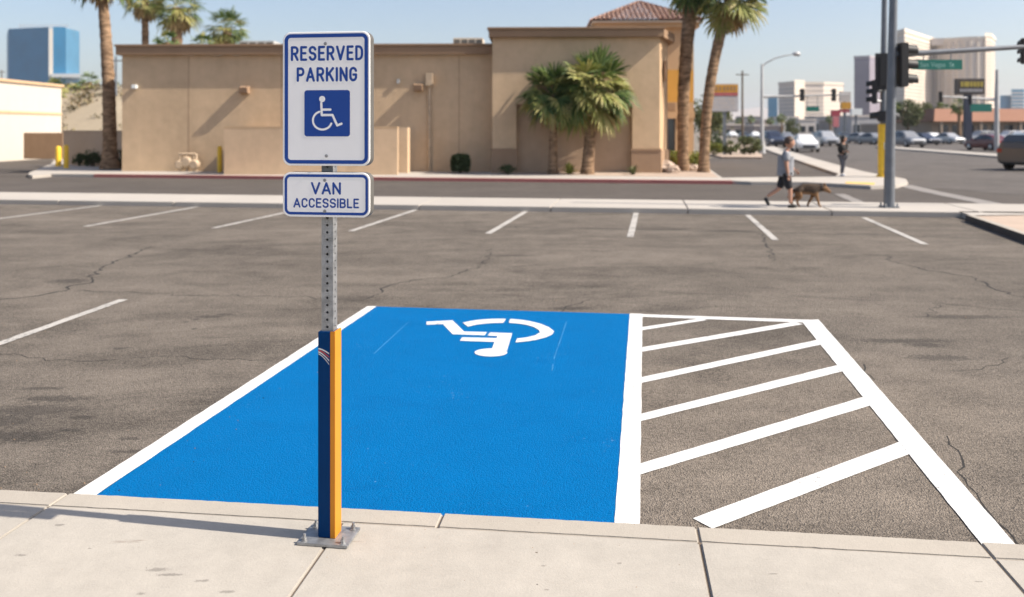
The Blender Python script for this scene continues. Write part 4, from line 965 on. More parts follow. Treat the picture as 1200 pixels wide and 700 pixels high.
def leaves(b, c, rad, n, size, r_, shell=.55, squash_bottom=True, clumps=0, mi=0):
    c = Vector(c); cl = []
    for _ in range(clumps):
        v = Vector((r_.gauss(0, 1), r_.gauss(0, 1), r_.gauss(0, 1))).normalized(); cl.append(Vector((v.x * rad[0], v.y * rad[1], v.z * rad[2])) * r_.uniform(.35, .8))
    for _ in range(n):
        v = Vector((r_.gauss(0, 1), r_.gauss(0, 1), r_.gauss(0, 1))).normalized()
        if cl and r_.random() < .8:
            k = r_.choice(cl); q = k + Vector((v.x * rad[0], v.y * rad[1], v.z * rad[2])) * .38 * r_.uniform(.3, 1)
        else: q = Vector((v.x * rad[0], v.y * rad[1], v.z * rad[2])) * (shell + (1 - shell) * r_.random())
        q = c + q; a = Vector((r_.gauss(0, 1), r_.gauss(0, 1), r_.gauss(0, .7))).normalized(); e = a.orthogonal().normalized(); e = (Matrix.Rotation(r_.random() * 6.28, 3, a) @ e)
        s = size * r_.uniform(.6, 1.3); w = a.cross(e) * s * .45
        b.add([q - e * s * .6, q + w, q + e * s * .8, q - w], [(0, 1, 2, 3)], mi)
def shrub(label, base, rad, n, size, mat, seed, group=None, boxy=False):
    r_ = random.Random(seed); t = thing('shrub', label, 'shrub', base, 0, group); b = MB()
    if boxy:
        for _ in range(n):
            ax = r_.randrange(5); u, v = r_.uniform(-1, 1), r_.uniform(-1, 1); q = [(1, u, v), (-1, u, v), (u, 1, v), (u, -1, v), (u, v, 1)][ax]; k = r_.uniform(.8, 1.03)
            q = Vector((q[0] * rad[0] * k, q[1] * rad[1] * k, rad[2] + q[2] * rad[2] * k)) ; q = Vector((q.x * r_.uniform(.7, 1), q.y * r_.uniform(.7, 1), q.z * r_.uniform(.75, 1.0))); rd_ = 1 - .22 * max(abs(q.x / rad[0]) * abs(q.z / rad[2] - 1), abs(q.x / rad[0]) * abs(q.y / rad[1]), abs(q.y / rad[1]) * abs(q.z / rad[2] - 1)); q = Vector((q.x * rd_, q.y * rd_, rad[2] + (q.z - rad[2]) * rd_)); a = Vector((r_.gauss(0, 1), r_.gauss(0, 1), r_.gauss(0, 1))).normalized(); e = a.orthogonal().normalized(); e = Matrix.Rotation(r_.random() * 6.28, 3, a) @ e; w = a.cross(e) * size * .6
            b.add([q - e * size, q + w, q + e * size, q - w], [(0, 1, 2, 3)])
    else: leaves(b, (0, 0, rad[2] * .95), rad, n, size, r_, .5, clumps=9)
    b.build('foliage', mat, t)
    s = MB()
    for k in range(5):
        a = k * 1.256 + .3; s.tube([(0.02 * math.cos(a), 0.02 * math.sin(a), 0), (rad[0] * .35 * math.cos(a), rad[1] * .35 * math.sin(a), rad[2] * .7), (rad[0] * .6 * math.cos(a), rad[1] * .6 * math.sin(a), rad[2] * 1.3)], [.03, .02, .008], 6)
    s.build('stems', M_BARK, t)
    return t
shrub('dark boxy clipped shrub against the shop wall', at(539.5, 35.0, z=.12), (.42, .4, .40), 2600, .07, M_SHRUB, 41, None, True)
def spiky(label, base, r0, n, mat, seed, tilt=.6):
    r_ = random.Random(seed); t = thing('spiky_plant', label, 'plant', base); b = MB()
    for k in range(n):
        az = k * 2.4; el = r_.uniform(.25, 1.4); d = Vector((math.cos(az) * math.cos(el), math.sin(az) * math.cos(el), math.sin(el))); s = Vector((-math.sin(az), math.cos(az), 0)) * .035; l = r0 * r_.uniform(.7, 1.1)
        b.add([-s * .6, s * .6, d * l * .5 - s, d * l * .5 + s, d * l + Vector((0, 0, -.15 * l))], [(0, 1, 3, 2), (2, 3, 4)])
    b.build('blades', mat, t); b = MB(); b.tube([(0, 0, 0), (0, 0, .06)], [.06, .05], 8); b.build('root_crown', M_BARK, t)
spiky('bright green leafy plant between the two fan palms', at(667, 33.9, z=.128), .62, 60, M_LIME, 42)
spiky('small grey green plant right of the thick fan palm', at(742, 33.7, z=.128), .5, 34, M_OLIVE, 43)
shrub('low dark scrub left of the fan palms', at(595, 33.9, z=.128), (.45, .3, .22), 420, .07, M_SHRUB, 44)
shrub('lime hedge before the tower door left of the thick palm', at(792, 38.5, z=.128), (.62, .5, .43), 1700, .075, M_LIME, 45, 'lime hedges by the tower')
shrub('lime hedge between the two leaning palms', at(815, 39.5, z=.128), (.45, .45, .42), 1300, .075, M_LIME, 46, 'lime hedges by the tower')
shrub('dark round bush at the foot of the boundary wall', at(108.5, 41.2, z=.12), (.48, .4, .44), 1100, .07, M_SHRUB, 47, 'dark bushes along the boundary wall')
shrub('smaller dark bush left of the round one by the boundary wall', at(93, 42, z=.12), (.32, .35, .34), 800, .07, M_SHRUB, 48, 'dark bushes along the boundary wall')
shrub('dark bush tucked against the left corner of the shop', at(141, 38.8, z=.12), (.30, .3, .46), 800, .07, M_SHRUB, 49, 'dark bushes along the boundary wall')
shrub('round grey green shrub on the gravel bed by the pylon sign', at(856, 60, z=.13), (.62, .6, .5), 900, .11, M_OLIVE, 50, 'shrubs on the driveway bed')
shrub('large yellow green shrub at the end of the driveway bed', at(879, 61, z=.13), (.95, .8, .72), 1400, .12, M_OLIVE, 51, 'shrubs on the driveway bed')
shrub('clipped green shrub beside the pylon post', at(836, 60, z=.13), (.7, .6, .5), 900, .11, M_LIME, 52, 'shrubs on the driveway bed')
shrub('dark low shrub behind the slim leaning palm', at(838, 66, z=.13), (.7, .6, .75), 800, .11, M_SHRUB, 53, 'shrubs on the driveway bed')
def boulder(label, base, r0, seed):
    r_ = random.Random(seed); t = thing('boulder', label, 'boulder', base, 0, 'boulders by the corner of the shop'); b = MB(); n, m_ = 10, 6; P = []
    for j in range(m_ + 1):
        for i in range(n):
            th = math.pi * j / m_; ph = 2 * math.pi * i / n; q = r0 * r_.uniform(.82, 1.12); P.append((q * math.sin(th) * math.cos(ph) * 1.25, q * math.sin(th) * math.sin(ph), q * math.cos(th) * .75 + r0 * .5))
    b.add(P, [(j * n + i, j * n + (i + 1) % n, (j + 1) * n + (i + 1) % n, (j + 1) * n + i) for j in range(m_) for i in range(n)], 0, False); o = b.build('rock', M_GRAVEL, t)
boulder('pinkish boulder at the shop corner, larger one', at(779, 35.6, z=.1), .42, 61); boulder('pinkish boulder beside the thick leaning palm', at(789, 35.0, z=.1), .26, 62); boulder('pinkish boulder between the leaning palms', at(812, 36.8, z=.1), .24, 63)
def tree(label, base, h, crown, n, size, mat, seed, group=None, cat='tree'):
    r_ = random.Random(seed); t = thing('broadleaf_tree', label, cat, base, 0, group); b = MB(); zc_ = h - crown[2]
    b.tube([(0, 0, 0), (.03 * h * .2, 0, zc_ * .5), (0, 0, zc_)], [.045 * h * .6, .035 * h * .6, .028 * h * .6], 9)
    for k in range(6):
        a = k * 1.05 + r_.uniform(-.3, .3); b.tube([(0, 0, zc_ * .75), (crown[0] * .3 * math.cos(a), crown[1] * .3 * math.sin(a), zc_ * 1.05), (crown[0] * .7 * math.cos(a), crown[1] * .7 * math.sin(a), zc_ + crown[2] * r_.uniform(.1, .6))], [.02 * h * .6, .012 * h, .004 * h], 6)
    b.build('trunk', M_BARK, t); b = MB(); leaves(b, (0, 0, zc_), crown, n, size, r_, .4, clumps=16); b.build('crown', mat, t)
    return t
tree('feathery green tree behind the pylon sign', at(832, 72), zat(108, 72), (1.9, 1.9, 2.3), 2600, .18, M_OLIVE, 71)
tree('bushy olive tree under the cream hotel, left of two', at(1064, 150), zat(115, 150), (2.4, 2.2, 2.6), 2000, .28, M_OLIVE, 72, 'trees by the strip mall')
tree('bushy olive tree under the cream hotel, right of two', at(1081, 155), zat(117, 155), (2.2, 2.0, 2.6), 1700, .28, M_OLIVE, 73, 'trees by the strip mall')
tree('low green tree behind the white car', at(928, 190), zat(138, 190), (2.2, 2, 2.0), 1000, .3, M_OLIVE, 74)
for i, (px, py, D) in enumerate(((1124, 125, 140), (1046, 126, 150), (1104, 128, 160), (973, 140, 260), (916, 139, 230), (880, 140, 300), (848, 141, 320), (866, 143, 280), (903, 142, 270))):
    wd = ['beside the dark pylon', 'just right of the signal pole', 'left of the dark pylon', 'beside the red sign', 'left of the low green tree', 'behind the yellow green shrub', 'beyond the pylon sign', 'beyond the utility pole', 'behind the street light'][i]
    palm('small_palm', f'small distant palm {wd}', at(px, D), at(px, D, py), .3, .22, 1.5, 26, 80 + i, .3, 4, 9, 'distant palms along the boulevard')
M_SCRUB = leaf('scrub_brown_green', (0.07, 0.06, 0.03), (0.12, 0.10, 0.05), (0.16, 0.13, 0.07))
# dry brush on the hillside
b = MB(); r_ = random.Random(5); nb_ = 0
for k in range(330):
    x = r_.uniform(-24, 24); y = r_.uniform(-22, 12); h = 6.8 * max(0, 1 - (x / 27) ** 2) * max(0, 1 - (y / 24) ** 2)
    leaves(b, (hc.x + x, hc.y + y, h + .1), (1.0, 1.0, .7), 40, .24, r_, .3, mi=1 if k % 3 == 0 else 0)
tag(b.build('hillside_brush', [M_DRY, M_SCRUB]), 'dry tan brush covering the hillside', 'brush', None, 'stuff')
# ------------------------------------------------------------------ street furniture
def signal_head(t, c, rz, s=1.0, plate=False, lamps=3):
    """traffic signal: housing, visors, lenses; faces local -y turned by rz; c in the thing's frame"""
    M = Matrix.Translation(c) @ Matrix.Rotation(rz, 4, 'Z') @ Matrix.Scale(s, 4)
    def put(b, nm, mt, par, bev=0.0): b.v = [tuple(M @ Vector(q)) for q in b.v]; return b.build(nm, mt, par, bev)
    h = .355 * lamps
    b = MB(); b.box((0, 0, 0), (.34, .20, h)); ho = put(b, 'signal_housing', M_BLACK, t, .02)
    if plate: b = MB(); b.box((0, .03, 0), (.62, .02, h + .28)); put(b, 'backplate', M_BLACK, ho, .004)
    for k in range(lamps):
        z = (lamps / 2 - .5 - k) * .355; b = MB(); n = 14; P = []
        for i in range(n + 1):
            a = R(-30 + 240 * i / n); P += [(.155 * math.cos(a), -.10, z + .155 * math.sin(a)), (.145 * math.cos(a), -.34, z - .02 + .145 * math.sin(a))]
        b.add(P, [(2 * i, 2 * i + 1, 2 * i + 3, 2 * i + 2) for i in range(n)], 0, True); put(b, 'visor', M_BLACK, ho)
        b = MB(); b.tube([(0, -.101, z), (0, -.115, z), (0, -.13, z)], [.14, .13, .05], 16); put(b, 'lens', M_LENS, ho)
def text_mesh(txt, size, name, mat, par, loc, rz=0.0, sx=1.0):
    cu = bpy.data.curves.new(name, 'FONT'); cu.body = txt; cu.size = size; cu.align_x = 'CENTER'; cu.align_y = 'CENTER'; cu.offset = size * .012
    o = bpy.data.objects.new(name, cu); COL.objects.link(o); bpy.context.view_layer.update()
    me = bpy.data.meshes.new_from_object(o.evaluated_get(bpy.context.evaluated_depsgraph_get())); me.name = name
    COL.objects.unlink(o); bpy.data.objects.remove(o); bpy.data.curves.remove(cu)
    me.materials.clear(); me.materials.append(mat)
    me.transform(Matrix.Translation(loc) @ Matrix.Rotation(rz, 4, 'Z') @ Matrix.Rotation(R(90), 4, 'X') @ Matrix.Scale(sx, 4, (1, 0, 0)))
    m_ = bpy.data.objects.new(name, me); COL.objects.link(m_); m_.parent = par
    return m_
bp = g(1041.8, 243.3, .12); ds = bp.y; sc = F_PX / ds
sp = thing('traffic_signal_pole', 'tall grey steel signal pole with mast arm and green street sign', 'signal pole', bp, 0)
Z = lambda py: zat(py, ds) - .12
XX = lambda px: (px - 1041.8) / sc
b = MB(); b.tube([(0, 0, .03), (XX(1043.2), 0, 1.6), (XX(1047), 0, Z(0)), (XX(1049.5), 0, Z(-110))], [.118, .108, .088, .075], 20); b.build('pole', M_POLE, sp)
b = MB(); b.box((0, 0, .015), (.34, .34, .03)); b.build('base_plate', M_POLE, sp, .006)
for a in range(4):
    b = MB(); x, y = .13 * (1 if a % 2 else -1), .13 * (1 if a // 2 else -1); b.tube([(x, y, .03), (x, y, .10)], [.022, .022], 8); b.build('anchor_bolt', M_STEEL, sp)
b = MB(); P_ = [(XX(1045.3), 0, Z(64.5)), (XX(1120), 0, Z(60)), (XX(1200), 0, Z(55)), (XX(1330), 0, Z(50))]; b.tube(P_, [.07, .06, .052, .04], 14); b.build('mast_arm', M_POLE, sp)
signal_head(sp, Vector((XX(1056.5), -.02, Z(76.5))), R(90), .92)
b = MB(); b.tube([(XX(1046), 0, Z(58)), (XX(1057), -.02, Z(54))], .025, 8); b.tube([(XX(1045.6), 0, Z(99)), (XX(1057), -.02, Z(102))], .025, 8); b.build('signal_bracket', M_POLE, sp)
signal_head(sp, Vector((XX(1202), .02, Z(60))), R(180), .55)
b = MB(); b.box((XX(1097.5), -.02, Z(76)), ((1127 - 1068) / sc, .02, 11.6 / sc)); sgp = b.build('street_name_sign', M_GREENSIGN, sp, .004)
for px in (1082, 1114):
    b = MB(); b.tube([(XX(px), -.012, Z(70.5)), (XX(px), -.005, Z(62.5))], .014, 6); b.build('sign_hanger', M_STEEL, sp)
text_mesh('San Vegas  St', .155, 'lettering', M_PALEGREEN, sgp, Vector((XX(1097.5), -.0315, Z(76.3))), 0, .93)

bp2 = g(1035, 207.5, .12); d2 = bp2.y; sc2 = F_PX / d2
s2 = thing('crossing_signal_pole', 'slim signal pole with yellow pedestal and black signal heads', 'signal pole', bp2, 0)
Z = lambda py: zat(py, d2) - .12
XX = lambda px: (px - 1035) / sc2
b = MB(); b.tube([(0, 0, 0), (0, 0, Z(145.5))], [.185, .180], 18); b.tube([(0, 0, 0), (0, 0, .08)], [.26, .22], 18); b.build('yellow_pedestal', M_YELLOW, s2)
b = MB(); b.box((.02, -.19, Z(171)), (.13, .05, .26)); b.build('push_button_panel', M_WHITEPLAS, s2, .01)
b = MB(); b.tube([(0, 0, Z(145.5)), (XX(1035.6), 0, Z(70)), (XX(1037), 0, Z(-40))], [.12, .11, .09], 14); b.build('pole', M_POLE, s2)
signal_head(s2, Vector((XX(1032.5), -.22, Z(84.5))), R(172), 1.0, True)
signal_head(s2, Vector((XX(1023.5), -.1, Z(108))), R(240), .82)
signal_head(s2, Vector((XX(1040), -.15, Z(136.5))), R(120), 1.15, False, 1)
signal_head(s2, Vector((XX(1029.5), -.2, Z(136.5))), R(250), 1.1, False, 1)
b = MB()
for py in (66, 107, 119): b.tube([(0, 0, Z(py)), (XX(1026), -.12, Z(py))], .05, 8)
b.build('signal_bracket', M_STEEL, s2)

# street light with a long mast arm across the boulevard
b3p = g(893, 180, .12); d3 = b3p.y; sc3 = F_PX / d3
s3 = thing('street_light', 'pale street light with curved arm and long signal mast arm', 'street light', b3p, 0)
Z = lambda py: zat(py, d3) - .12
XX = lambda px: (px - 893) / sc3
b = MB(); b.tube([(0, 0, 0), (0, 0, .9)], [.26, .2], 12); b.build('pole_base', M_LIGHTPOLE, s3)
b = MB(); b.tube([(0, 0, .9), (0, 0, Z(77)), (0, 0, Z(75))], [.15, .09, .06], 12); b.build('pole', M_LIGHTPOLE, s3)
b = MB(); b.tube([(0, 0, Z(79)), (XX(897), 0, Z(74.5)), (XX(908), 0, Z(68.5)), (XX(922), 0, Z(65)), (XX(930), 0, Z(63.8))], [.06, .055, .05, .045, .04], 10); b.build('lamp_arm', M_LIGHTPOLE, s3)
b = MB(); b.tube([(XX(929), 0, Z(63.8)), (XX(931), 0, Z(63.4)), (XX(936), 0, Z(63.6)), (XX(938), 0, Z(64.2))], [.06, .16, .17, .05], 12); b.build('lamp_head', M_LIGHTPOLE, s3)
b = MB(); b.tube([(0, 0, Z(113.5)), (XX(930), 0, Z(113)), (XX(995), 0, Z(111))], [.11, .08, .05], 10); b.build('mast_arm', M_LIGHTPOLE, s3)
for px in (939.5, 976.5): signal_head(s3, Vector((XX(px), -.12, Z(111.5))), R(180), .85)
b = MB(); b.box((XX(952), -.06, Z(128)), (15 / sc3, .04, 5.5 / sc3)); b.build('street_name_sign', M_GREENSIGN, s3)
b = MB(); b.tube([(XX(946), -.03, Z(125.5)), (XX(946), 0, Z(113))], .03, 6); b.tube([(XX(958), -.03, Z(125.5)), (XX(958), 0, Z(112.5))], .03, 6); b.build('sign_hanger', M_STEEL, s3)

# far signal on the right with green sign
b4 = at(1168, 72, z=.12); sc4 = F_PX / 72
s4 = thing('traffic_signal_pole', 'pale signal pole on the median holding an arm with a second green sign', 'signal pole', b4, 0)
Z = lambda py: zat(py, 72) - .12
XX = lambda px: (px - 1168) / sc4
b = MB(); b.tube([(0, 0, 0), (0, 0, Z(110)), (XX(1168.5), 0, Z(82))], [.2, .17, .12], 12); b.build('pole', M_LIGHTPOLE, s4)
b = MB(); b.tube([(0, 0, Z(117)), (XX(1102), 0, Z(113))], [.11, .06], 10); b.build('mast_arm', M_LIGHTPOLE, s4)
signal_head(s4, Vector((XX(1101.5), -.1, Z(114))), R(150), .85)
signal_head(s4, Vector((XX(1136), -.1, Z(118))), R(150), .7)
b = MB(); b.box((XX(1149), -.1, Z(126.5)), (25 / sc4, .04, 9.5 / sc4)); b.build('street_name_sign', M_GREENSIGN, s4)
b = MB(); b.tube([(XX(1142), -.06, Z(122)), (XX(1142), 0, Z(115.5))], .03, 6); b.tube([(XX(1157), -.06, Z(122)), (XX(1157), 0, Z(116))], .03, 6); b.build('sign_hanger', M_STEEL, s4)

# pylon sign
pp_ = at(849, 61, z=.13); scp = F_PX / 61
M_ORSIGN = paint('orange_sign_panel', (0.55, 0.27, 0.02), .5, .1, 2); M_REDSIGN = paint('dull_red_panel', (0.38, 0.10, 0.10), .5, .1, 2); M_GREYSIGN = paint('readerboard_grey', (0.42, 0.41, 0.42), .5, .06, 2)
py_ = thing('pylon_sign', 'roadside pylon sign with orange top and grey readerboard', 'sign', pp_, 0)
Z = lambda q: zat(q, 61) - .13
XX = lambda q: (q - 849) / scp
b = MB(); b.box((0, 0, Z(131) / 2), (.20, .20, Z(131))); b.build('post', M_POLE, py_)
def slab(t, px0, px1, p0, p1, y0, y1, mt, nm, par=None):
    b = MB(); b.box(((XX(px0) + XX(px1)) / 2, (y0 + y1) / 2, (Z(p0) + Z(p1)) / 2), (XX(px1) - XX(px0), y1 - y0, Z(p0) - Z(p1))); return b.build(nm, mt, par or t)
slab(py_, 831, 864.5, 98.5, 131, -.15, .15, M_GREYSIGN, 'cabinet')
tp = slab(py_, 831.5, 864, 99.5, 108.5, -.19, -.152, M_ORSIGN, 'top_panel'); slab(py_, 831.5, 864, 108.7, 112.5, -.19, -.152, M_REDSIGN, 'red_stripe')
for a in (834, 838, 842, 847, 851, 855, 859): slab(py_, a, a + 2.2, 101.5, 106.5, -.2, -.191, M_BROWNTRIM, 'letter', tp)
bd = slab(py_, 832.5, 863, 113.3, 130, -.17, -.152, M_GREYSIGN, 'readerboard')
for rr_, (y0, y1) in enumerate(((115.5, 118), (120, 122.5), (124.8, 127))):
    for k in range(9):
        if (k * 7 + rr_ * 3) % 5: slab(py_, 836.5 + k * 2.7, 838.3 + k * 2.7, y0, y1, -.178, -.171, M_HWIN2, 'letter', bd)
# dark pylon sign on the right
pb_ = at(1134, 118, z=0); scp = F_PX / 118
Z = lambda q: zat(q, 118)
XX = lambda q: (q - 1134) / scp
M_DKBLUE = paint('dark_blue_post', (0.012, 0.018, 0.045), .5); M_GOLD = paint('gold_letter', (0.42, 0.33, 0.05), .5); M_DKBRN = paint('dark_brown_panel', (0.055, 0.04, 0.032), .5)
p2_ = thing('pylon_sign', 'dark pylon sign with gold and grey letters on navy post', 'sign', pb_, 0)
slab(p2_, 1130, 1138, 110, 164, -.3, .3, M_DKBLUE, 'post'); cbn = slab(p2_, 1120, 1152, 92.5, 111, -.45, .45, M_DKBRN, 'cabinet')
for a in (1124, 1128, 1131, 1135, 1139, 1143, 1147): slab(p2_, a, a + 2.6, 96, 102, -.5, -.452, M_GOLD, 'letter', cbn)
for a in range(1123, 1149, 3): slab(p2_, a, a + 1.8, 104.5, 108, -.5, -.452, M_GREYSIGN, 'letter', cbn)
# stacked sign and small signs further down
D = 170; scp = F_PX / D
Z = lambda q: zat(q, D)
XX = lambda q: (q - 990) / scp
M_RED = paint('red_sign_panel', (0.33, 0.04, 0.06), .5); M_PINK = paint('pink_sign_panel', (0.50, 0.16, 0.17), .5)
s5 = thing('stacked_sign', 'tall stacked sign of grey, orange and red panels beyond the silver car', 'sign', at(990, D))
slab(s5, 988.5, 991, 112, 157, -.2, .2, M_POLE, 'post'); slab(s5, 984, 996, 108, 119.5, -.4, .4, M_HWIN2, 'grey_panel'); slab(s5, 985.5, 996.5, 120, 128, -.45, .45, M_ORSIGN, 'orange_panel'); slab(s5, 984, 997, 128.4, 132, -.4, .4, M_RED, 'red_panel')
D = 150; scp = F_PX / D
XX = lambda q: (q - 979) / scp
s6 = thing('red_sign', 'red and pink shop sign left of the stacked sign', 'sign', at(979, D))
slab(s6, 977.8, 980.5, 148, 162, -.2, .2, M_POLE, 'post'); slab(s6, 974, 984, 129.5, 136.5, -.3, .3, M_RED, 'red_panel'); slab(s6, 976, 982.5, 137, 149, -.3, .3, M_PINK, 'pink_panel')
D = 120; scp = F_PX / D
XX = lambda q: (q - 1003) / scp
s7 = thing('white_box_sign', 'white box sign on a post left of the signal poles', 'sign', at(1003, D))
slab(s7, 1002, 1004, 135, 168, -.12, .12, M_POLE, 'post'); slab(s7, 997, 1009.5, 127.5, 135, -.3, .3, M_WHITEPLAS, 'cabinet')
# utility poles
for px, p0, p1, D, lb in ((870, 83, 165, 110, 'thin wooden utility pole between pylon sign and street light'), (136, 66, 150, 95, 'thin dark utility pole by the left corner of the shop'), (2, 82, 120, 200, 'distant utility pole at the far left edge')):
    t = thing('utility_pole', lb, 'utility pole', at(px, D)); b = MB(); b.tube([(0, 0, 0), (0, 0, zat(p0, D))], [.16, .11], 8); b.build('pole', M_BARK if D > 100 else M_POLE, t)
    b = MB(); b.box((0, 0, zat(p0, D) - .5), (1.6, .12, .12)); b.build('crossarm', M_BARK, t)

# ------------------------------------------------------------------ cars
def car_paint(name, col, metal=.3):
    m = NT(name); nz = m.noise(3, 3, .5, m.obj()); c = m.mix(nz, tuple(x * .85 for x in col), col)
    m.b.inputs['Coat Weight'].default_value = .5; m.b.inputs['Coat Roughness'].default_value = .08
    return m.out(c, .38, None, Metallic=metal)
SEDAN = dict(st=[(-2.32, .38, .70, .74, .70, .60), (-2.24, .28, .90, .96, .86, .68), (-1.62, .2, .95, 1.03, .90, .66), (-1.0, .19, .95, 1.37, .91, .60), (-.4, .19, .94, 1.46, .91, .60), (.3, .19, .93, 1.43, .91, .61), (1.05, .19, .92, 1.01, .90, .68), (1.7, .2, .84, .91, .87, .66), (2.2, .24, .70, .77, .80, .60), (2.32, .36, .58, .63, .66, .5)], side=(2, 6), ws=5, rw=2, wr=.325, wx=1.38)
SUV = dict(st=[(-2.34, .42, .92, .98, .76, .66), (-2.28, .3, 1.0, 1.30, .88, .70), (-2.0, .25, 1.02, 1.62, .92, .66), (-1.0, .24, 1.02, 1.71, .94, .66), (-.3, .24, 1.01, 1.72, .94, .66), (.35, .24, 1.0, 1.67, .94, .66), (1.1, .24, .99, 1.10, .93, .74), (1.8, .25, .93, 1.02, .91, .72), (2.25, .3, .82, .90, .85, .68), (2.36, .42, .66, .72, .72, .58)], side=(1, 6), ws=5, rw=1, wr=.37, wx=1.42)
def car(kind, label, base, heading, mat, k, name='car', group=None):
    t = thing(name, label, 'car', base, heading, group)
    def ring(s):
        x, zb, zl, ztop, wb, wt = s; h = [(wb * .82, zb), (wb * .97, zb + .10), (wb, zb + (zl - zb) * .55), (wb * .97, zl), (wt, ztop - .05), (wt * .82, ztop)]
        return [Vector((x, y, z)) for y, z in h] + [Vector((x, -y, z)) for y, z in h[::-1]]
    rg = [ring(s) for s in k['st']]; n = 12; b = MB()
    b.add([p for r in rg for p in r], [(i * n + j, i * n + (j + 1) % n, (i + 1) * n + (j + 1) % n, (i + 1) * n + j) for i in range(len(rg) - 1) for j in range(n)], 0, False)
    b.add(rg[0], [tuple(range(n))]); b.add(rg[-1], [tuple(range(n - 1, -1, -1))]); b.build('body', mat, t, .03, 2)
    def pane(pts, off, nm):
        c = sum(pts, Vector()) / len(pts); nr_ = (pts[1] - pts[0]).cross(pts[2] - pts[0]).normalized(); 
        if nr_.dot(c - Vector((c.x * .8, 0, .7))) < 0: nr_ = -nr_
        q = [c + (p - c) * .93 + nr_ * off for p in pts]; b = MB(); m_ = len(q); q2 = [p - nr_ * .012 for p in q]; b.add(q + q2, [tuple(range(m_)), tuple(range(2 * m_ - 1, m_ - 1, -1))] + [(i, (i + 1) % m_, m_ + (i + 1) % m_, m_ + i) for i in range(m_)]); return b
    for i, nm in ((k['ws'], 'windshield'), (k['rw'], 'rear_window')): pane([rg[i][4], rg[i + 1][4], rg[i + 1][7], rg[i][7]], .022, nm).build(nm, M_GLASS, t)
    s0, s1 = k['side']; mid = (s0 + s1 + 1) // 2
    for a, c in ((s0, mid), (mid, s1)):
        for e in (0, 1):
            lo = [rg[i][3 if not e else 8] for i in range(a, c + 1)]; hi = [rg[i][4 if not e else 7] for i in range(c, a - 1, -1)]
            lo = [p + (hi[::-1][j] - p) * .1 for j, p in enumerate(lo)]
            pane(lo + hi, .03, '').build('side_window', M_GLASS, t)
    for sx in (-1, 1):
        for sy in (-1, 1):
            c = Vector((sx * k['wx'], sy * (k['st'][4][4] - .10), k['wr'])); w = Vector((0, .11, 0)); r_ = k['wr']
            b = MB(); b.tube([c - w, c - w * .8, c + w * .8, c + w], [r_ * .9, r_, r_, r_ * .9], 20); wh = b.build('wheel', M_DARK, t)
            b = MB(); o = Vector((0, sy * .112, 0)); b.tube([c + o * .8, c + o, c + o * 1.06], [r_ * .66, r_ * .64, r_ * .2], 14); b.build('rim', M_CHROME, wh)
    xf, xb = k['st'][-2], k['st'][1]
    for sy in (-1, 1):
        b = MB(); b.box((xf[0] + .02, sy * xf[4] * .78, xf[2] - .06), (.14, .30, .15)); b.build('headlight', M_HEAD, t, .02)
        b = MB(); b.box((xb[0] - .03, sy * xb[4] * .82, xb[2] - .10), (.10, .24, .18)); b.build('tail_light', M_TAIL, t, .02)
        b = MB(); b.box((k['st'][6][0] - .25, sy * (k['st'][6][4] + .08), k['st'][6][2] + .03), (.12, .18, .12)); b.build('side_mirror', mat, t, .02)
    b = MB(); b.box((k['st'][-1][0] - .01, 0, k['st'][-1][1] + .10), (.07, .95, .18)); b.build('grille', M_DARK, t)
    return t
hb_ = math.atan2(VB.y, VB.x)
CW, CS, CDK, CRD, CGR, CBL = car_paint('white_car_paint', (0.72, 0.73, 0.73), 0), car_paint('silver_car_paint', (0.48, 0.49, 0.51), .5), car_paint('charcoal_car_paint', (0.035, 0.04, 0.046), .3), car_paint('red_car_paint', (0.11, 0.012, 0.018), .2), car_paint('grey_car_paint', (0.24, 0.25, 0.27), .4), car_paint('navy_car_paint', (0.02, 0.03, 0.06), .3)
cb_ = 'cars on the boulevard'
car(SUV, 'dark SUV cut off by the right edge of the picture', at(1225, 40.5, z=.008), R(28), car_paint('graphite_car_paint', (0.055, 0.068, 0.08), 0), SUV, 'suv')
car(SUV, 'dark SUV driving toward the camera beside the street light', at(905, 92, z=.008), hb_ + math.pi + R(14), CBL, SUV, 'suv', cb_)
car(SEDAN, 'bright white car driving toward the camera behind the walking man', at(943, 73, z=.008), hb_ + math.pi + R(4), CW, SEDAN, group=cb_)
car(SUV, 'silver SUV behind and right of the bright white car', at(968, 98, z=.008), hb_ + math.pi + R(10), CS, SUV, 'suv', cb_)
car(SUV, 'grey SUV between the signal pole and the navy sedan', at(1063, 92, z=.008), hb_ + math.pi + R(18), CGR, SUV, 'suv', cb_)
for px, D, mt, kk, rz, lb in ((1008, 118, CGR, SEDAN, 28, 'grey sedan in the queue left of the yellow pedestal'), (1023, 108, CGR, SEDAN, 30, 'second grey sedan in the queue partly behind the yellow pedestal'), (1082, 106, CBL, SEDAN, 25, 'navy sedan right of the grey SUV in the queue'),
                              (1093, 116, CW, SEDAN, 12, 'white sedan second from the right of the queue'), (1112, 112, CS, SEDAN, 22, 'pale silver sedan at the right end of the queue')):
    car(kk, lb, at(px, D, z=.008), hb_ + math.pi + R(rz), mt, kk, group='cars queued across the boulevard')
for px, D, mt, rz, lb in ((872, 150, CDK, 5, 'tiny dark car far away left of the street light'), (885, 175, CW, 8, 'tiny white car far away behind the street light'), (922, 140, CGR, 4, 'tiny grey car behind the white car'), (957, 165, CDK, 3, 'tiny dark car between white car and silver SUV'), (858, 190, CW, 12, 'tiny white car beyond the pylon sign'), (990, 150, CDK, 8, 'tiny dark car below the stacked sign')):
    car(SEDAN, lb, at(px, D, z=.008), hb_ + math.pi + R(rz), mt, SEDAN, group='distant cars')
car(SEDAN, 'dark red sedan beyond the median on the right', at(1158, 78, z=.008), math.atan2(VB.y, VB.x) + R(24), CRD, SEDAN)
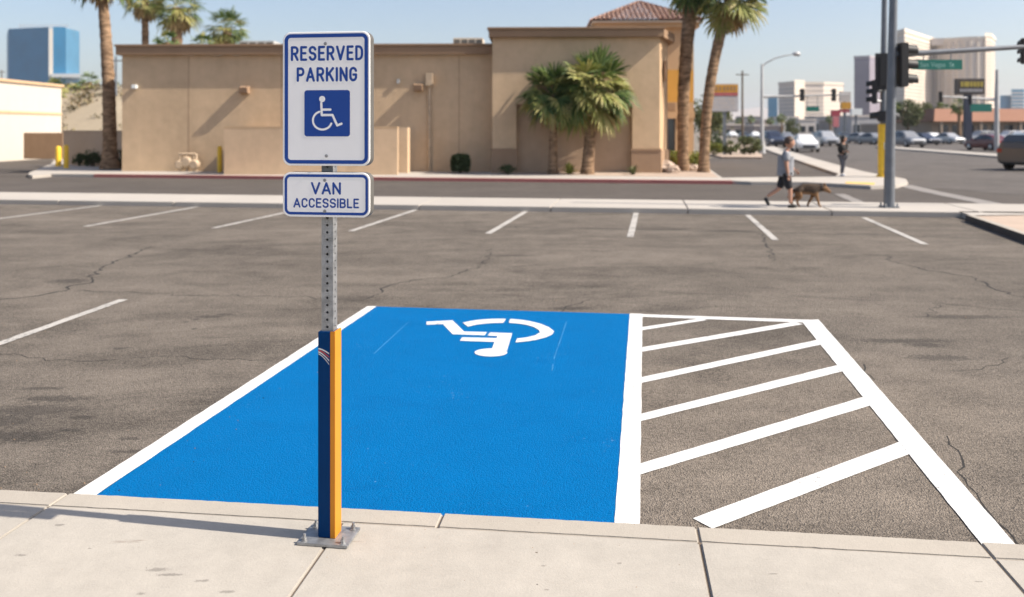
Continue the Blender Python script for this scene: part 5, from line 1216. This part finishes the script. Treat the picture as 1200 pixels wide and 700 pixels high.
for px, D, mt, lb in ((1182, 128, CS, 'silver car parked by the strip mall, left one'), (1196, 126, CW, 'white car parked by the strip mall at the right edge'), (1149, 120, CGR, 'grey car parked by the strip mall behind the red sedan')):
    car(SUV, lb, at(px, D, z=.008), R(200), mt, SUV, group='cars parked by the strip mall')

# ------------------------------------------------------------------ people and dog
def skin(name, pts, edges, rad, mats, parent, root=0, sub=2, mat_fn=None):
    me = bpy.data.meshes.new(name); me.from_pydata(pts, edges, []); o = bpy.data.objects.new(name, me); COL.objects.link(o)
    sk = o.modifiers.new('s', 'SKIN'); sk.use_smooth_shade = True
    su = o.modifiers.new('u', 'SUBSURF'); su.levels = sub
    sd = me.skin_vertices[0].data
    for i, r_ in enumerate(rad): sd[i].radius = r_ if isinstance(r_, tuple) else (r_, r_); sd[i].use_root = (i == root)
    bpy.context.view_layer.update(); nm = bpy.data.meshes.new_from_object(o.evaluated_get(bpy.context.evaluated_depsgraph_get()))
    bpy.data.objects.remove(o); bpy.data.meshes.remove(me); nm.name = name
    nm.materials.clear()
    for m_ in mats: nm.materials.append(m_)
    r = bpy.data.objects.new(name, nm); COL.objects.link(r); r.parent = parent
    return r
def chain(J, names, R_): 
    return [J[n] for n in names], [(i, i + 1) for i in range(len(names) - 1)], [R_[n] for n in names]
def skel(J, rad, bones):
    ns = list(J); ix = {n: i for i, n in enumerate(ns)}
    return [J[n] for n in ns], [(ix[a], ix[c]) for a, c in bones], [rad[n] for n in ns], ix
M_SKIN = paint('skin', (0.46, 0.25, 0.17), .55, .06, 8); M_HAIRB = paint('brown_hair', (0.06, 0.032, 0.018), .6); M_HAIRK = paint('black_hair', (0.012, 0.010, 0.009), .5)
M_TEE = paint('grey_tshirt', (0.235, 0.245, 0.27), .9, .12, 10); M_TEESH = paint('dark_shorts', (0.018, 0.019, 0.024), .9); M_SHOE = paint('black_shoe', (0.014, 0.014, 0.016), .6)
M_HOOD = paint('black_jacket', (0.006, 0.006, 0.007), .85, .15, 9); M_JEAN = paint('grey_trousers', (0.10, 0.10, 0.115), .9, .15, 9); M_WSHOE = paint('white_shoe', (0.62, 0.62, 0.64), .6); M_EYE = paint('eye', (0.02, 0.015, 0.012), .2)
def merge_into(o, others):
    """join meshes into one object"""
    bm = bmesh.new(); bm.from_mesh(o.data)
    for q in others: bm.from_mesh(q.data)
    bm.to_mesh(o.data); bm.free()
    for p_ in o.data.polygons: p_.use_smooth = True
    for q in others: m_ = q.data; bpy.data.objects.remove(q); bpy.data.meshes.remove(m_)
def hand(parent, wrist, dirv, thumb_side, s=1.0, curl=.5):
    """palm and five separate bent fingers as skinned chains"""
    w = Vector(wrist); d = Vector(dirv).normalized(); ts = Vector(thumb_side).normalized(); nrm = d.cross(ts).normalized(); out = []
    pc = w + d * .05 * s
    out.append(skin('palm', [tuple(w), tuple(pc), tuple(w + d * .085 * s)], [(0, 1), (1, 2)], [(.024 * s, .018 * s), (.034 * s, .016 * s), (.036 * s, .014 * s)], [M_SKIN], parent, 0, 1))
    for k, ln in enumerate((.070, .080, .075, .058)):
        b0 = w + d * .075 * s + ts * (.026 - .0175 * k) * s; b1 = b0 + (d + nrm * curl * .35) .normalized() * ln * .5 * s; b2 = b1 + (d + nrm * curl * 1.3).normalized() * ln * .5 * s
        out.append(skin('finger', [tuple(b0), tuple(b1), tuple(b2)], [(0, 1), (1, 2)], [.0095 * s, .0088 * s, .007 * s], [M_SKIN], parent, 0, 1))
    t0 = w + d * .028 * s + ts * .022 * s; t1 = t0 + (d * .5 + ts * .8).normalized() * .035 * s; t2 = t1 + (d * .9 + ts * .25 + nrm * .3).normalized() * .03 * s
    out.append(skin('thumb', [tuple(t0), tuple(t1), tuple(t2)], [(0, 1), (1, 2)], [.012 * s, .010 * s, .008 * s], [M_SKIN], parent, 0, 1))
    return out
def head(b, c, s, yaw=0.0, pitch=0.0):
    """head shape facing +x: skull, brow, nose, lips, chin, ears in one lathe-like mesh"""
    n, m_ = 24, 18; P = []
    M = Matrix.Translation(c) @ Matrix.Rotation(yaw, 4, 'Z') @ Matrix.Rotation(pitch, 4, 'Y')
    for j in range(m_ + 1):
        v = -1 + 2 * j / m_; 
        for i in range(n):
            a = 2 * math.pi * i / n; rr_ = math.sqrt(max(0, 1 - abs(v) ** 2.3)); x = .098 * rr_ * math.cos(a); y = .076 * rr_ * math.sin(a); z = .118 * v
            if v < -.1: x = x * (1 - .10 * (-v)) + .014 * (-v); y *= 1 - .28 * (-v)
            f = max(0, math.cos(a)) ** 10
            x += f * (.020 * math.exp(-((v + .18) / .13) ** 2) + .006 * math.exp(-((v - .18) / .1) ** 2) + .008 * math.exp(-((v + .52) / .08) ** 2) + .010 * math.exp(-((v + .82) / .14) ** 2))
            e = math.exp(-((abs(math.sin(a)) - .42) / .16) ** 2) * max(0, math.cos(a)); x -= e * .010 * math.exp(-((v - .03) / .1) ** 2)
            ea = math.exp(-((abs(math.sin(a)) - 1) / .05) ** 2) * math.exp(-((v + .05) / .22) ** 2); y *= 1 + .16 * ea
            P.append(tuple(M @ (Vector((x, y, z)) * s)))
    b.add(P, [(j * n + i, j * n + (i + 1) % n, (j + 1) * n + (i + 1) % n, (j + 1) * n + i) for j in range(m_) for i in range(n)], 0, True)
    return M
def hair_cap(M, s, mat, parent, name='hair', low=-.15, long=0.0, bald=0.0):
    b = MB(); n, m_ = 24, 12; P = []
    for j in range(m_ + 1):
        t = j / m_
        for i in range(n):
            a = 2 * math.pi * i / n; front = max(0, math.cos(a)); v0 = low + (.55 - low) * front ** .7 + bald * front - long * max(0, -math.cos(a) + .4); v = v0 + (1 - v0) * t; vv = max(-1, v); rr_ = math.sqrt(max(0, 1 - abs(vv) ** 2.3)) if v > -.1 else 1 - .15 * min(1, -v)
            P.append(tuple(M @ (Vector((.104 * rr_ * math.cos(a) - .004, .084 * rr_ * math.sin(a), .124 * v)) * s)))
    b.add(P, [(j * n + i, j * n + (i + 1) % n, (j + 1) * n + (i + 1) % n, (j + 1) * n + i) for j in range(m_) for i in range(n)], 0, True)
    return b.build(name, mat, parent)
def eyes(M, s, parent):
    for sy in (-1, 1):
        b = MB(); c = M @ (Vector((.083, sy * .031, .006)) * s); d = (M.to_3x3() @ Vector((1, 0, 0))); b.tube([c, c + d * .004 * s, c + d * .006 * s], [.010 * s, .009 * s, .004 * s], 8); b.build('eye', M_EYE, parent)
def shoe(parent, ankle, toe, mat, w=.042):
    a, t = Vector(ankle), Vector(toe); d = (t - a); heel = a - Vector((d.x, d.y, 0)).normalized() * .05; heel.z = min(a.z, heel.z) - .045 if abs(d.z) < .12 else a.z
    pts = [a + Vector((0, 0, .01)), a.lerp(t, .25), a.lerp(t, .65), t]
    return skin('shoe', [tuple(p) for p in (heel, *pts[1:])], [(0, 1), (1, 2), (2, 3)], [(.040, .040), (.047, .045), (.046, .036), (.036, .026)], [mat], parent, 1, 2)

# walking man
wm = thing('person', 'man in grey t-shirt and black shorts walking right on the island pavement', 'person', g(921, 243.4, .12), -LA)
H = .01
J = dict(pel=(-.02, 0, .80), spi=(-.01, 0, .95), che=(.0, 0, 1.13), nec=(.03, 0, 1.27), hd0=(.05, 0, 1.345),
         shR=(-.02, -.17, 1.205), elR=(-.02, -.215, .965), wrR=(.015, -.215, .755), shL=(.02, .17, 1.205), elL=(.08, .21, .97), wrL=(.22, .19, .835),
         hpR=(-.01, -.085, .755), knR=(.075, -.085, .425), anR=(.085, -.085, .085), hpL=(-.02, .085, .755), knL=(-.13, .09, .425), anL=(-.40, .09, .235))
RD = dict(pel=(.125, .115), spi=(.125, .115), che=(.125, .14), nec=.055, hd0=.055, shR=.065, elR=.042, wrR=.030, shL=.065, elL=.042, wrL=.030, hpR=.085, knR=.055, anR=.037, hpL=.085, knL=.055, anL=.037)
BN = [('pel', 'spi'), ('spi', 'che'), ('che', 'nec'), ('nec', 'hd0'), ('che', 'shR'), ('shR', 'elR'), ('elR', 'wrR'), ('che', 'shL'), ('shL', 'elL'), ('elL', 'wrL'), ('pel', 'hpR'), ('hpR', 'knR'), ('knR', 'anR'), ('pel', 'hpL'), ('hpL', 'knL'), ('knL', 'anL')]
p_, e_, r__, ix = skel(J, RD, BN); body = skin('body', p_, e_, r__, [M_SKIN], wm, 0, 2)
b = MB(); MH = head(b, Vector((.075, 0, 1.465)), 1.12, 0, R(4)); hd_ = b.build('head', M_SKIN, wm)
hs = hand(wm, J['wrR'], (.06, .0, -1), (1, .1, 0), .95, .6) + hand(wm, J['wrL'], (.75, -.1, -.65), (.5, -.3, .8), .95, .7)
merge_into(body, [hd_] + hs)
hair_cap(MH, 1.12, M_HAIRB, wm, low=-.3); eyes(MH, 1.12, wm)
J2 = {k: J[k] for k in ('pel', 'spi', 'che', 'shR', 'shL')}; J2['nk'] = (.022, 0, 1.255); J2['pel'] = (-.02, 0, .685); J2['slR'] = (-.022, -.20, 1.03); J2['slL'] = (.055, .20, 1.03)
R2 = dict(pel=(.205, .20), spi=(.205, .195), che=(.18, .195), shR=.092, shL=.092, nk=.07, slR=.08, slL=.08)
p_, e_, r__, ix = skel(J2, R2, [('pel', 'spi'), ('spi', 'che'), ('che', 'nk'), ('che', 'shR'), ('shR', 'slR'), ('che', 'shL'), ('shL', 'slL')]); skin('t_shirt', p_, e_, r__, [M_TEE], wm, 1, 2)
J3 = dict(pel=(-.02, 0, .80), hpR=(-.005, -.085, .73), kR=(.065, -.088, .395), hpL=(-.02, .088, .73), kL=(-.135, .092, .41)); R3 = dict(pel=(.115, .11), hpR=.108, kR=.085, hpL=.112, kL=.085)
p_, e_, r__, ix = skel(J3, R3, [('pel', 'hpR'), ('hpR', 'kR'), ('pel', 'hpL'), ('hpL', 'kL')]); skin('shorts', p_, e_, r__, [M_TEESH], wm, 0, 2)
shoe(wm, (.075, -.085, .06), (.235, -.085, .032), M_SHOE); 
skin('shoe', [(-.445, .09, .21), (-.405, .09, .15), (-.375, .09, .075), (-.345, .09, .03)], [(0, 1), (1, 2), (2, 3)], [.040, .046, .042, .028], [M_SHOE], wm, 1, 2)

# woman in black on the corner
ww = thing('person', 'person in black hooded jacket and grey trousers standing on the corner pavement', 'person', g(987.5, 206.6, .12), R(-60))
J = dict(pel=(0, 0, .78), spi=(0, 0, .93), che=(0, 0, 1.10), nec=(.01, 0, 1.25), hd0=(.02, 0, 1.31), shR=(.0, -.15, 1.17), elR=(-.01, -.20, .94), wrR=(.16, -.11, .93), shL=(0, .15, 1.17), elL=(-.01, .20, .94), wrL=(.17, .09, .90),
         hpR=(0, -.075, .73), knR=(.05, -.08, .42), anR=(.01, -.08, .085), hpL=(0, .075, .73), knL=(-.02, .08, .42), anL=(-.09, .08, .09))
RD = dict(pel=(.12, .11), spi=(.105, .10), che=(.115, .125), nec=.045, hd0=.045, shR=.055, elR=.038, wrR=.028, shL=.055, elL=.038, wrL=.028, hpR=.08, knR=.052, anR=.035, hpL=.08, knL=.052, anL=.035)
p_, e_, r__, ix = skel(J, RD, BN); body = skin('body', p_, e_, r__, [M_SKIN], ww, 0, 2)
b = MB(); MH = head(b, Vector((.04, 0, 1.40)), 1.0, R(40), R(8)); hd_ = b.build('head', M_SKIN, ww)
hs = hand(ww, J['wrR'], (.9, .35, .1), (.1, .3, .9), .85, .9) + hand(ww, J['wrL'], (.9, -.35, .1), (.1, -.3, .9), .85, .9); merge_into(body, [hd_] + hs)
hair_cap(MH, 1.04, M_HAIRK, ww, low=-.5, long=.9); eyes(MH, 1.0, ww)
J2 = {k: J[k] for k in ('spi', 'che', 'shR', 'elR', 'wrR', 'shL', 'elL', 'wrL')}; J2['pel'] = (0, 0, .70); J2['nk'] = (.005, 0, 1.245); J2['wrR'] = (.13, -.125, .932); J2['wrL'] = (.14, .105, .905)
R2 = dict(pel=(.150, .140), spi=(.135, .13), che=(.138, .150), nk=.075, shR=.075, elR=.06, wrR=.045, shL=.075, elL=.06, wrL=.045)
p_, e_, r__, ix = skel(J2, R2, [('pel', 'spi'), ('spi', 'che'), ('che', 'nk'), ('che', 'shR'), ('shR', 'elR'), ('elR', 'wrR'), ('che', 'shL'), ('shL', 'elL'), ('elL', 'wrL')]); skin('jacket', p_, e_, r__, [M_HOOD], ww, 1, 2)
J3 = {k: J[k] for k in ('pel', 'hpR', 'knR', 'anR', 'hpL', 'knL', 'anL')}; R3 = dict(pel=(.13, .12), hpR=.095, knR=.068, anR=.055, hpL=.095, knL=.068, anL=.055)
p_, e_, r__, ix = skel(J3, R3, BN[-6:]); skin('trousers', p_, e_, r__, [M_JEAN], ww, 0, 2)
shoe(ww, (.0, -.08, .06), (.15, -.085, .03), M_WSHOE); shoe(ww, (-.10, .08, .06), (.05, .085, .03), M_WSHOE)

# dog
m = NT('shepherd_coat'); v = m.obj(); sep = m.n('ShaderNodeSeparateXYZ'); m.l(v, sep.inputs[0])
nz = m.noise(14, 4, .7, v); k = m.math('ADD', sep.outputs[2], m.math('MULTIPLY', m.math('SUBTRACT', nz, .5), .22))
sad = m.step(k, .29, .38); fr = m.step(sep.outputs[0], .30, .40); sad = m.math('MULTIPLY', sad, m.math('SUBTRACT', 1.0, m.math('MULTIPLY', fr, .8)))
coat = m.mix(sad, (0.22, 0.115, 0.05), (0.018, 0.014, 0.012)); f2 = m.noise(60, 3, .7, v)
M_DOG = m.out(m.mix(m.math('MULTIPLY', m.step(f2, .4, .7), .65), coat, (0.17, 0.10, 0.05)), .9, m.bump(f2, .5, .01))
dg = thing('dog', 'brown and black shepherd dog walking with lowered head beside the man', 'dog', g(948, 242.6, .12), -LA)
J = dict(rmp=(-.27, 0, .43), bel=(-.05, 0, .42), cst=(.13, 0, .40), wth=(.20, 0, .44), nk=(.31, 0, .45), hed=(.40, 0, .43), muz=(.475, 0, .375), nos=(.530, 0, .330),
         tl1=(-.37, 0, .38), tl2=(-.46, 0, .27), tl3=(-.52, .01, .20),
         flR=(.15, -.07, .31), fkR=(.20, -.07, .17), fpR=(.24, -.07, .03), flL=(.13, .07, .31), fkL=(.06, .07, .175), fpL=(-.03, .07, .03),
         hlR=(-.27, -.075, .34), hsR=(-.20, -.08, .24), hkR=(-.31, -.08, .155), hpR=(-.27, -.08, .03), hlL=(-.28, .075, .34), hsL=(-.26, .08, .235), hkL=(-.40, .08, .16), hpL=(-.40, .08, .03))
RD = dict(rmp=(.11, .115), bel=(.105, .125), cst=(.12, .16), wth=(.105, .12), nk=.095, hed=(.075, .082), muz=.048, nos=.03, tl1=.035, tl2=.040, tl3=.02, flR=.055, fkR=.034, fpR=.028, flL=.055, fkL=.034, fpL=.028, hlR=.085, hsR=.055, hkR=.032, hpR=.028, hlL=.085, hsL=.055, hkL=.032, hpL=.028)
BD = [('rmp', 'bel'), ('bel', 'cst'), ('cst', 'wth'), ('wth', 'nk'), ('nk', 'hed'), ('hed', 'muz'), ('muz', 'nos'), ('rmp', 'tl1'), ('tl1', 'tl2'), ('tl2', 'tl3'), ('cst', 'flR'), ('flR', 'fkR'), ('fkR', 'fpR'), ('cst', 'flL'), ('flL', 'fkL'), ('fkL', 'fpL'), ('rmp', 'hlR'), ('hlR', 'hsR'), ('hsR', 'hkR'), ('hkR', 'hpR'), ('rmp', 'hlL'), ('hlL', 'hsL'), ('hsL', 'hkL'), ('hkL', 'hpL')]
p_, e_, r__, ix = skel(J, RD, BD); bd_ = skin('body', p_, e_, r__, [M_DOG], dg, ix['bel'], 2); ex_ = []
for sy in (-1, 1):
    ex_.append(skin('ear', [(.385, sy * .035, .48), (.375, sy * .05, .525), (.37, sy * .05, .565)], [(0, 1), (1, 2)], [.026, .020, .006], [M_DOG], dg, 0, 1))
for q in ('fpR', 'fpL', 'hpR', 'hpL'):
    x, y, z = J[q]; ex_.append(skin('paw', [(x - .01, y, .028), (x + .045, y, .022)], [(0, 1)], [.026, .022], [M_DOG], dg, 0, 1))
merge_into(bd_, ex_)
dg.scale = (.90, 1.0, .97)
b = MB(); b.tube([(.542, 0, .335), (.558, 0, .325)], [.018, .012], 8); b.build('nose', M_BLACK, dg)
b = MB(); b.tube([(.272, 0, .455 - .0), (.296, 0, .453)], [.101, .101], 16, caps=False); b.build('collar', M_BLACK, dg)
for sy in (-1, 1):
    b = MB(); b.tube([(.435, sy * .045, .455), (.440, sy * .054, .456)], [.010, .006], 8); b.build('eye', M_EYE, dg)

# power lines faint between the utility pole and the boulevard are too thin to show and are left out

# loose grit along the kerb and over the lot: nobody could count it
b = MB(); r_ = random.Random(77)
def stone(x, y, z, s):
    P = [Vector((x + s * r_.uniform(.5, 1) * dx, y + s * r_.uniform(.5, 1) * dy, z + s * r_.uniform(.4, .9) * dz)) for dx, dy, dz in ((1, 0, 0), (0, 1, 0), (-1, 0, 0), (0, -1, 0), (0, 0, 1))]
    b.add(P, [(0, 1, 4), (1, 2, 4), (2, 3, 4), (3, 0, 4)], r_.randrange(3))
for _ in range(260):
    q = kp(r_.uniform(-3, 7), -abs(r_.gauss(0.02, .12)), 0); stone(q.x, q.y, .0075, r_.uniform(.002, .007))
for _ in range(500):
    q = g(r_.uniform(0, 1200), r_.uniform(300, 600))
    if -2.4 < q.dot(U) - 0 < 3.2 and q.dot(V) < 9.2: continue
    stone(q.x, q.y, .0075, r_.uniform(.002, .007))
for _ in range(160):
    q = kp(r_.uniform(-3, 7), abs(r_.gauss(0, .5)) + .005, 0); stone(q.x, q.y, .1195, r_.uniform(.0015, .004))
tag(b.build('grit', [M_BASE, M_CRACK, M_BASE]), 'loose grit and tiny stones along the kerb', 'grit', None, 'stuff')

# ------------------------------------------------------------------ haze in the air
m = bpy.data.materials.new('desert_haze'); m.use_nodes = True; t_ = m.node_tree; t_.nodes.remove(t_.nodes['Principled BSDF'])
pv = t_.nodes.new('ShaderNodeVolumePrincipled'); pv.inputs['Color'].default_value = (0.86, 0.90, 0.97, 1); pv.inputs['Density'].default_value = 0.00013; pv.inputs['Anisotropy'].default_value = 0.2
t_.links.new(pv.outputs[0], t_.nodes['Material Output'].inputs['Volume'])
b = MB(); b.box((0, 0, 134), (18400, 18400, 270)); hz = tag(b.build('haze', m), 'thin pale desert haze in the air', 'haze', None, 'stuff')
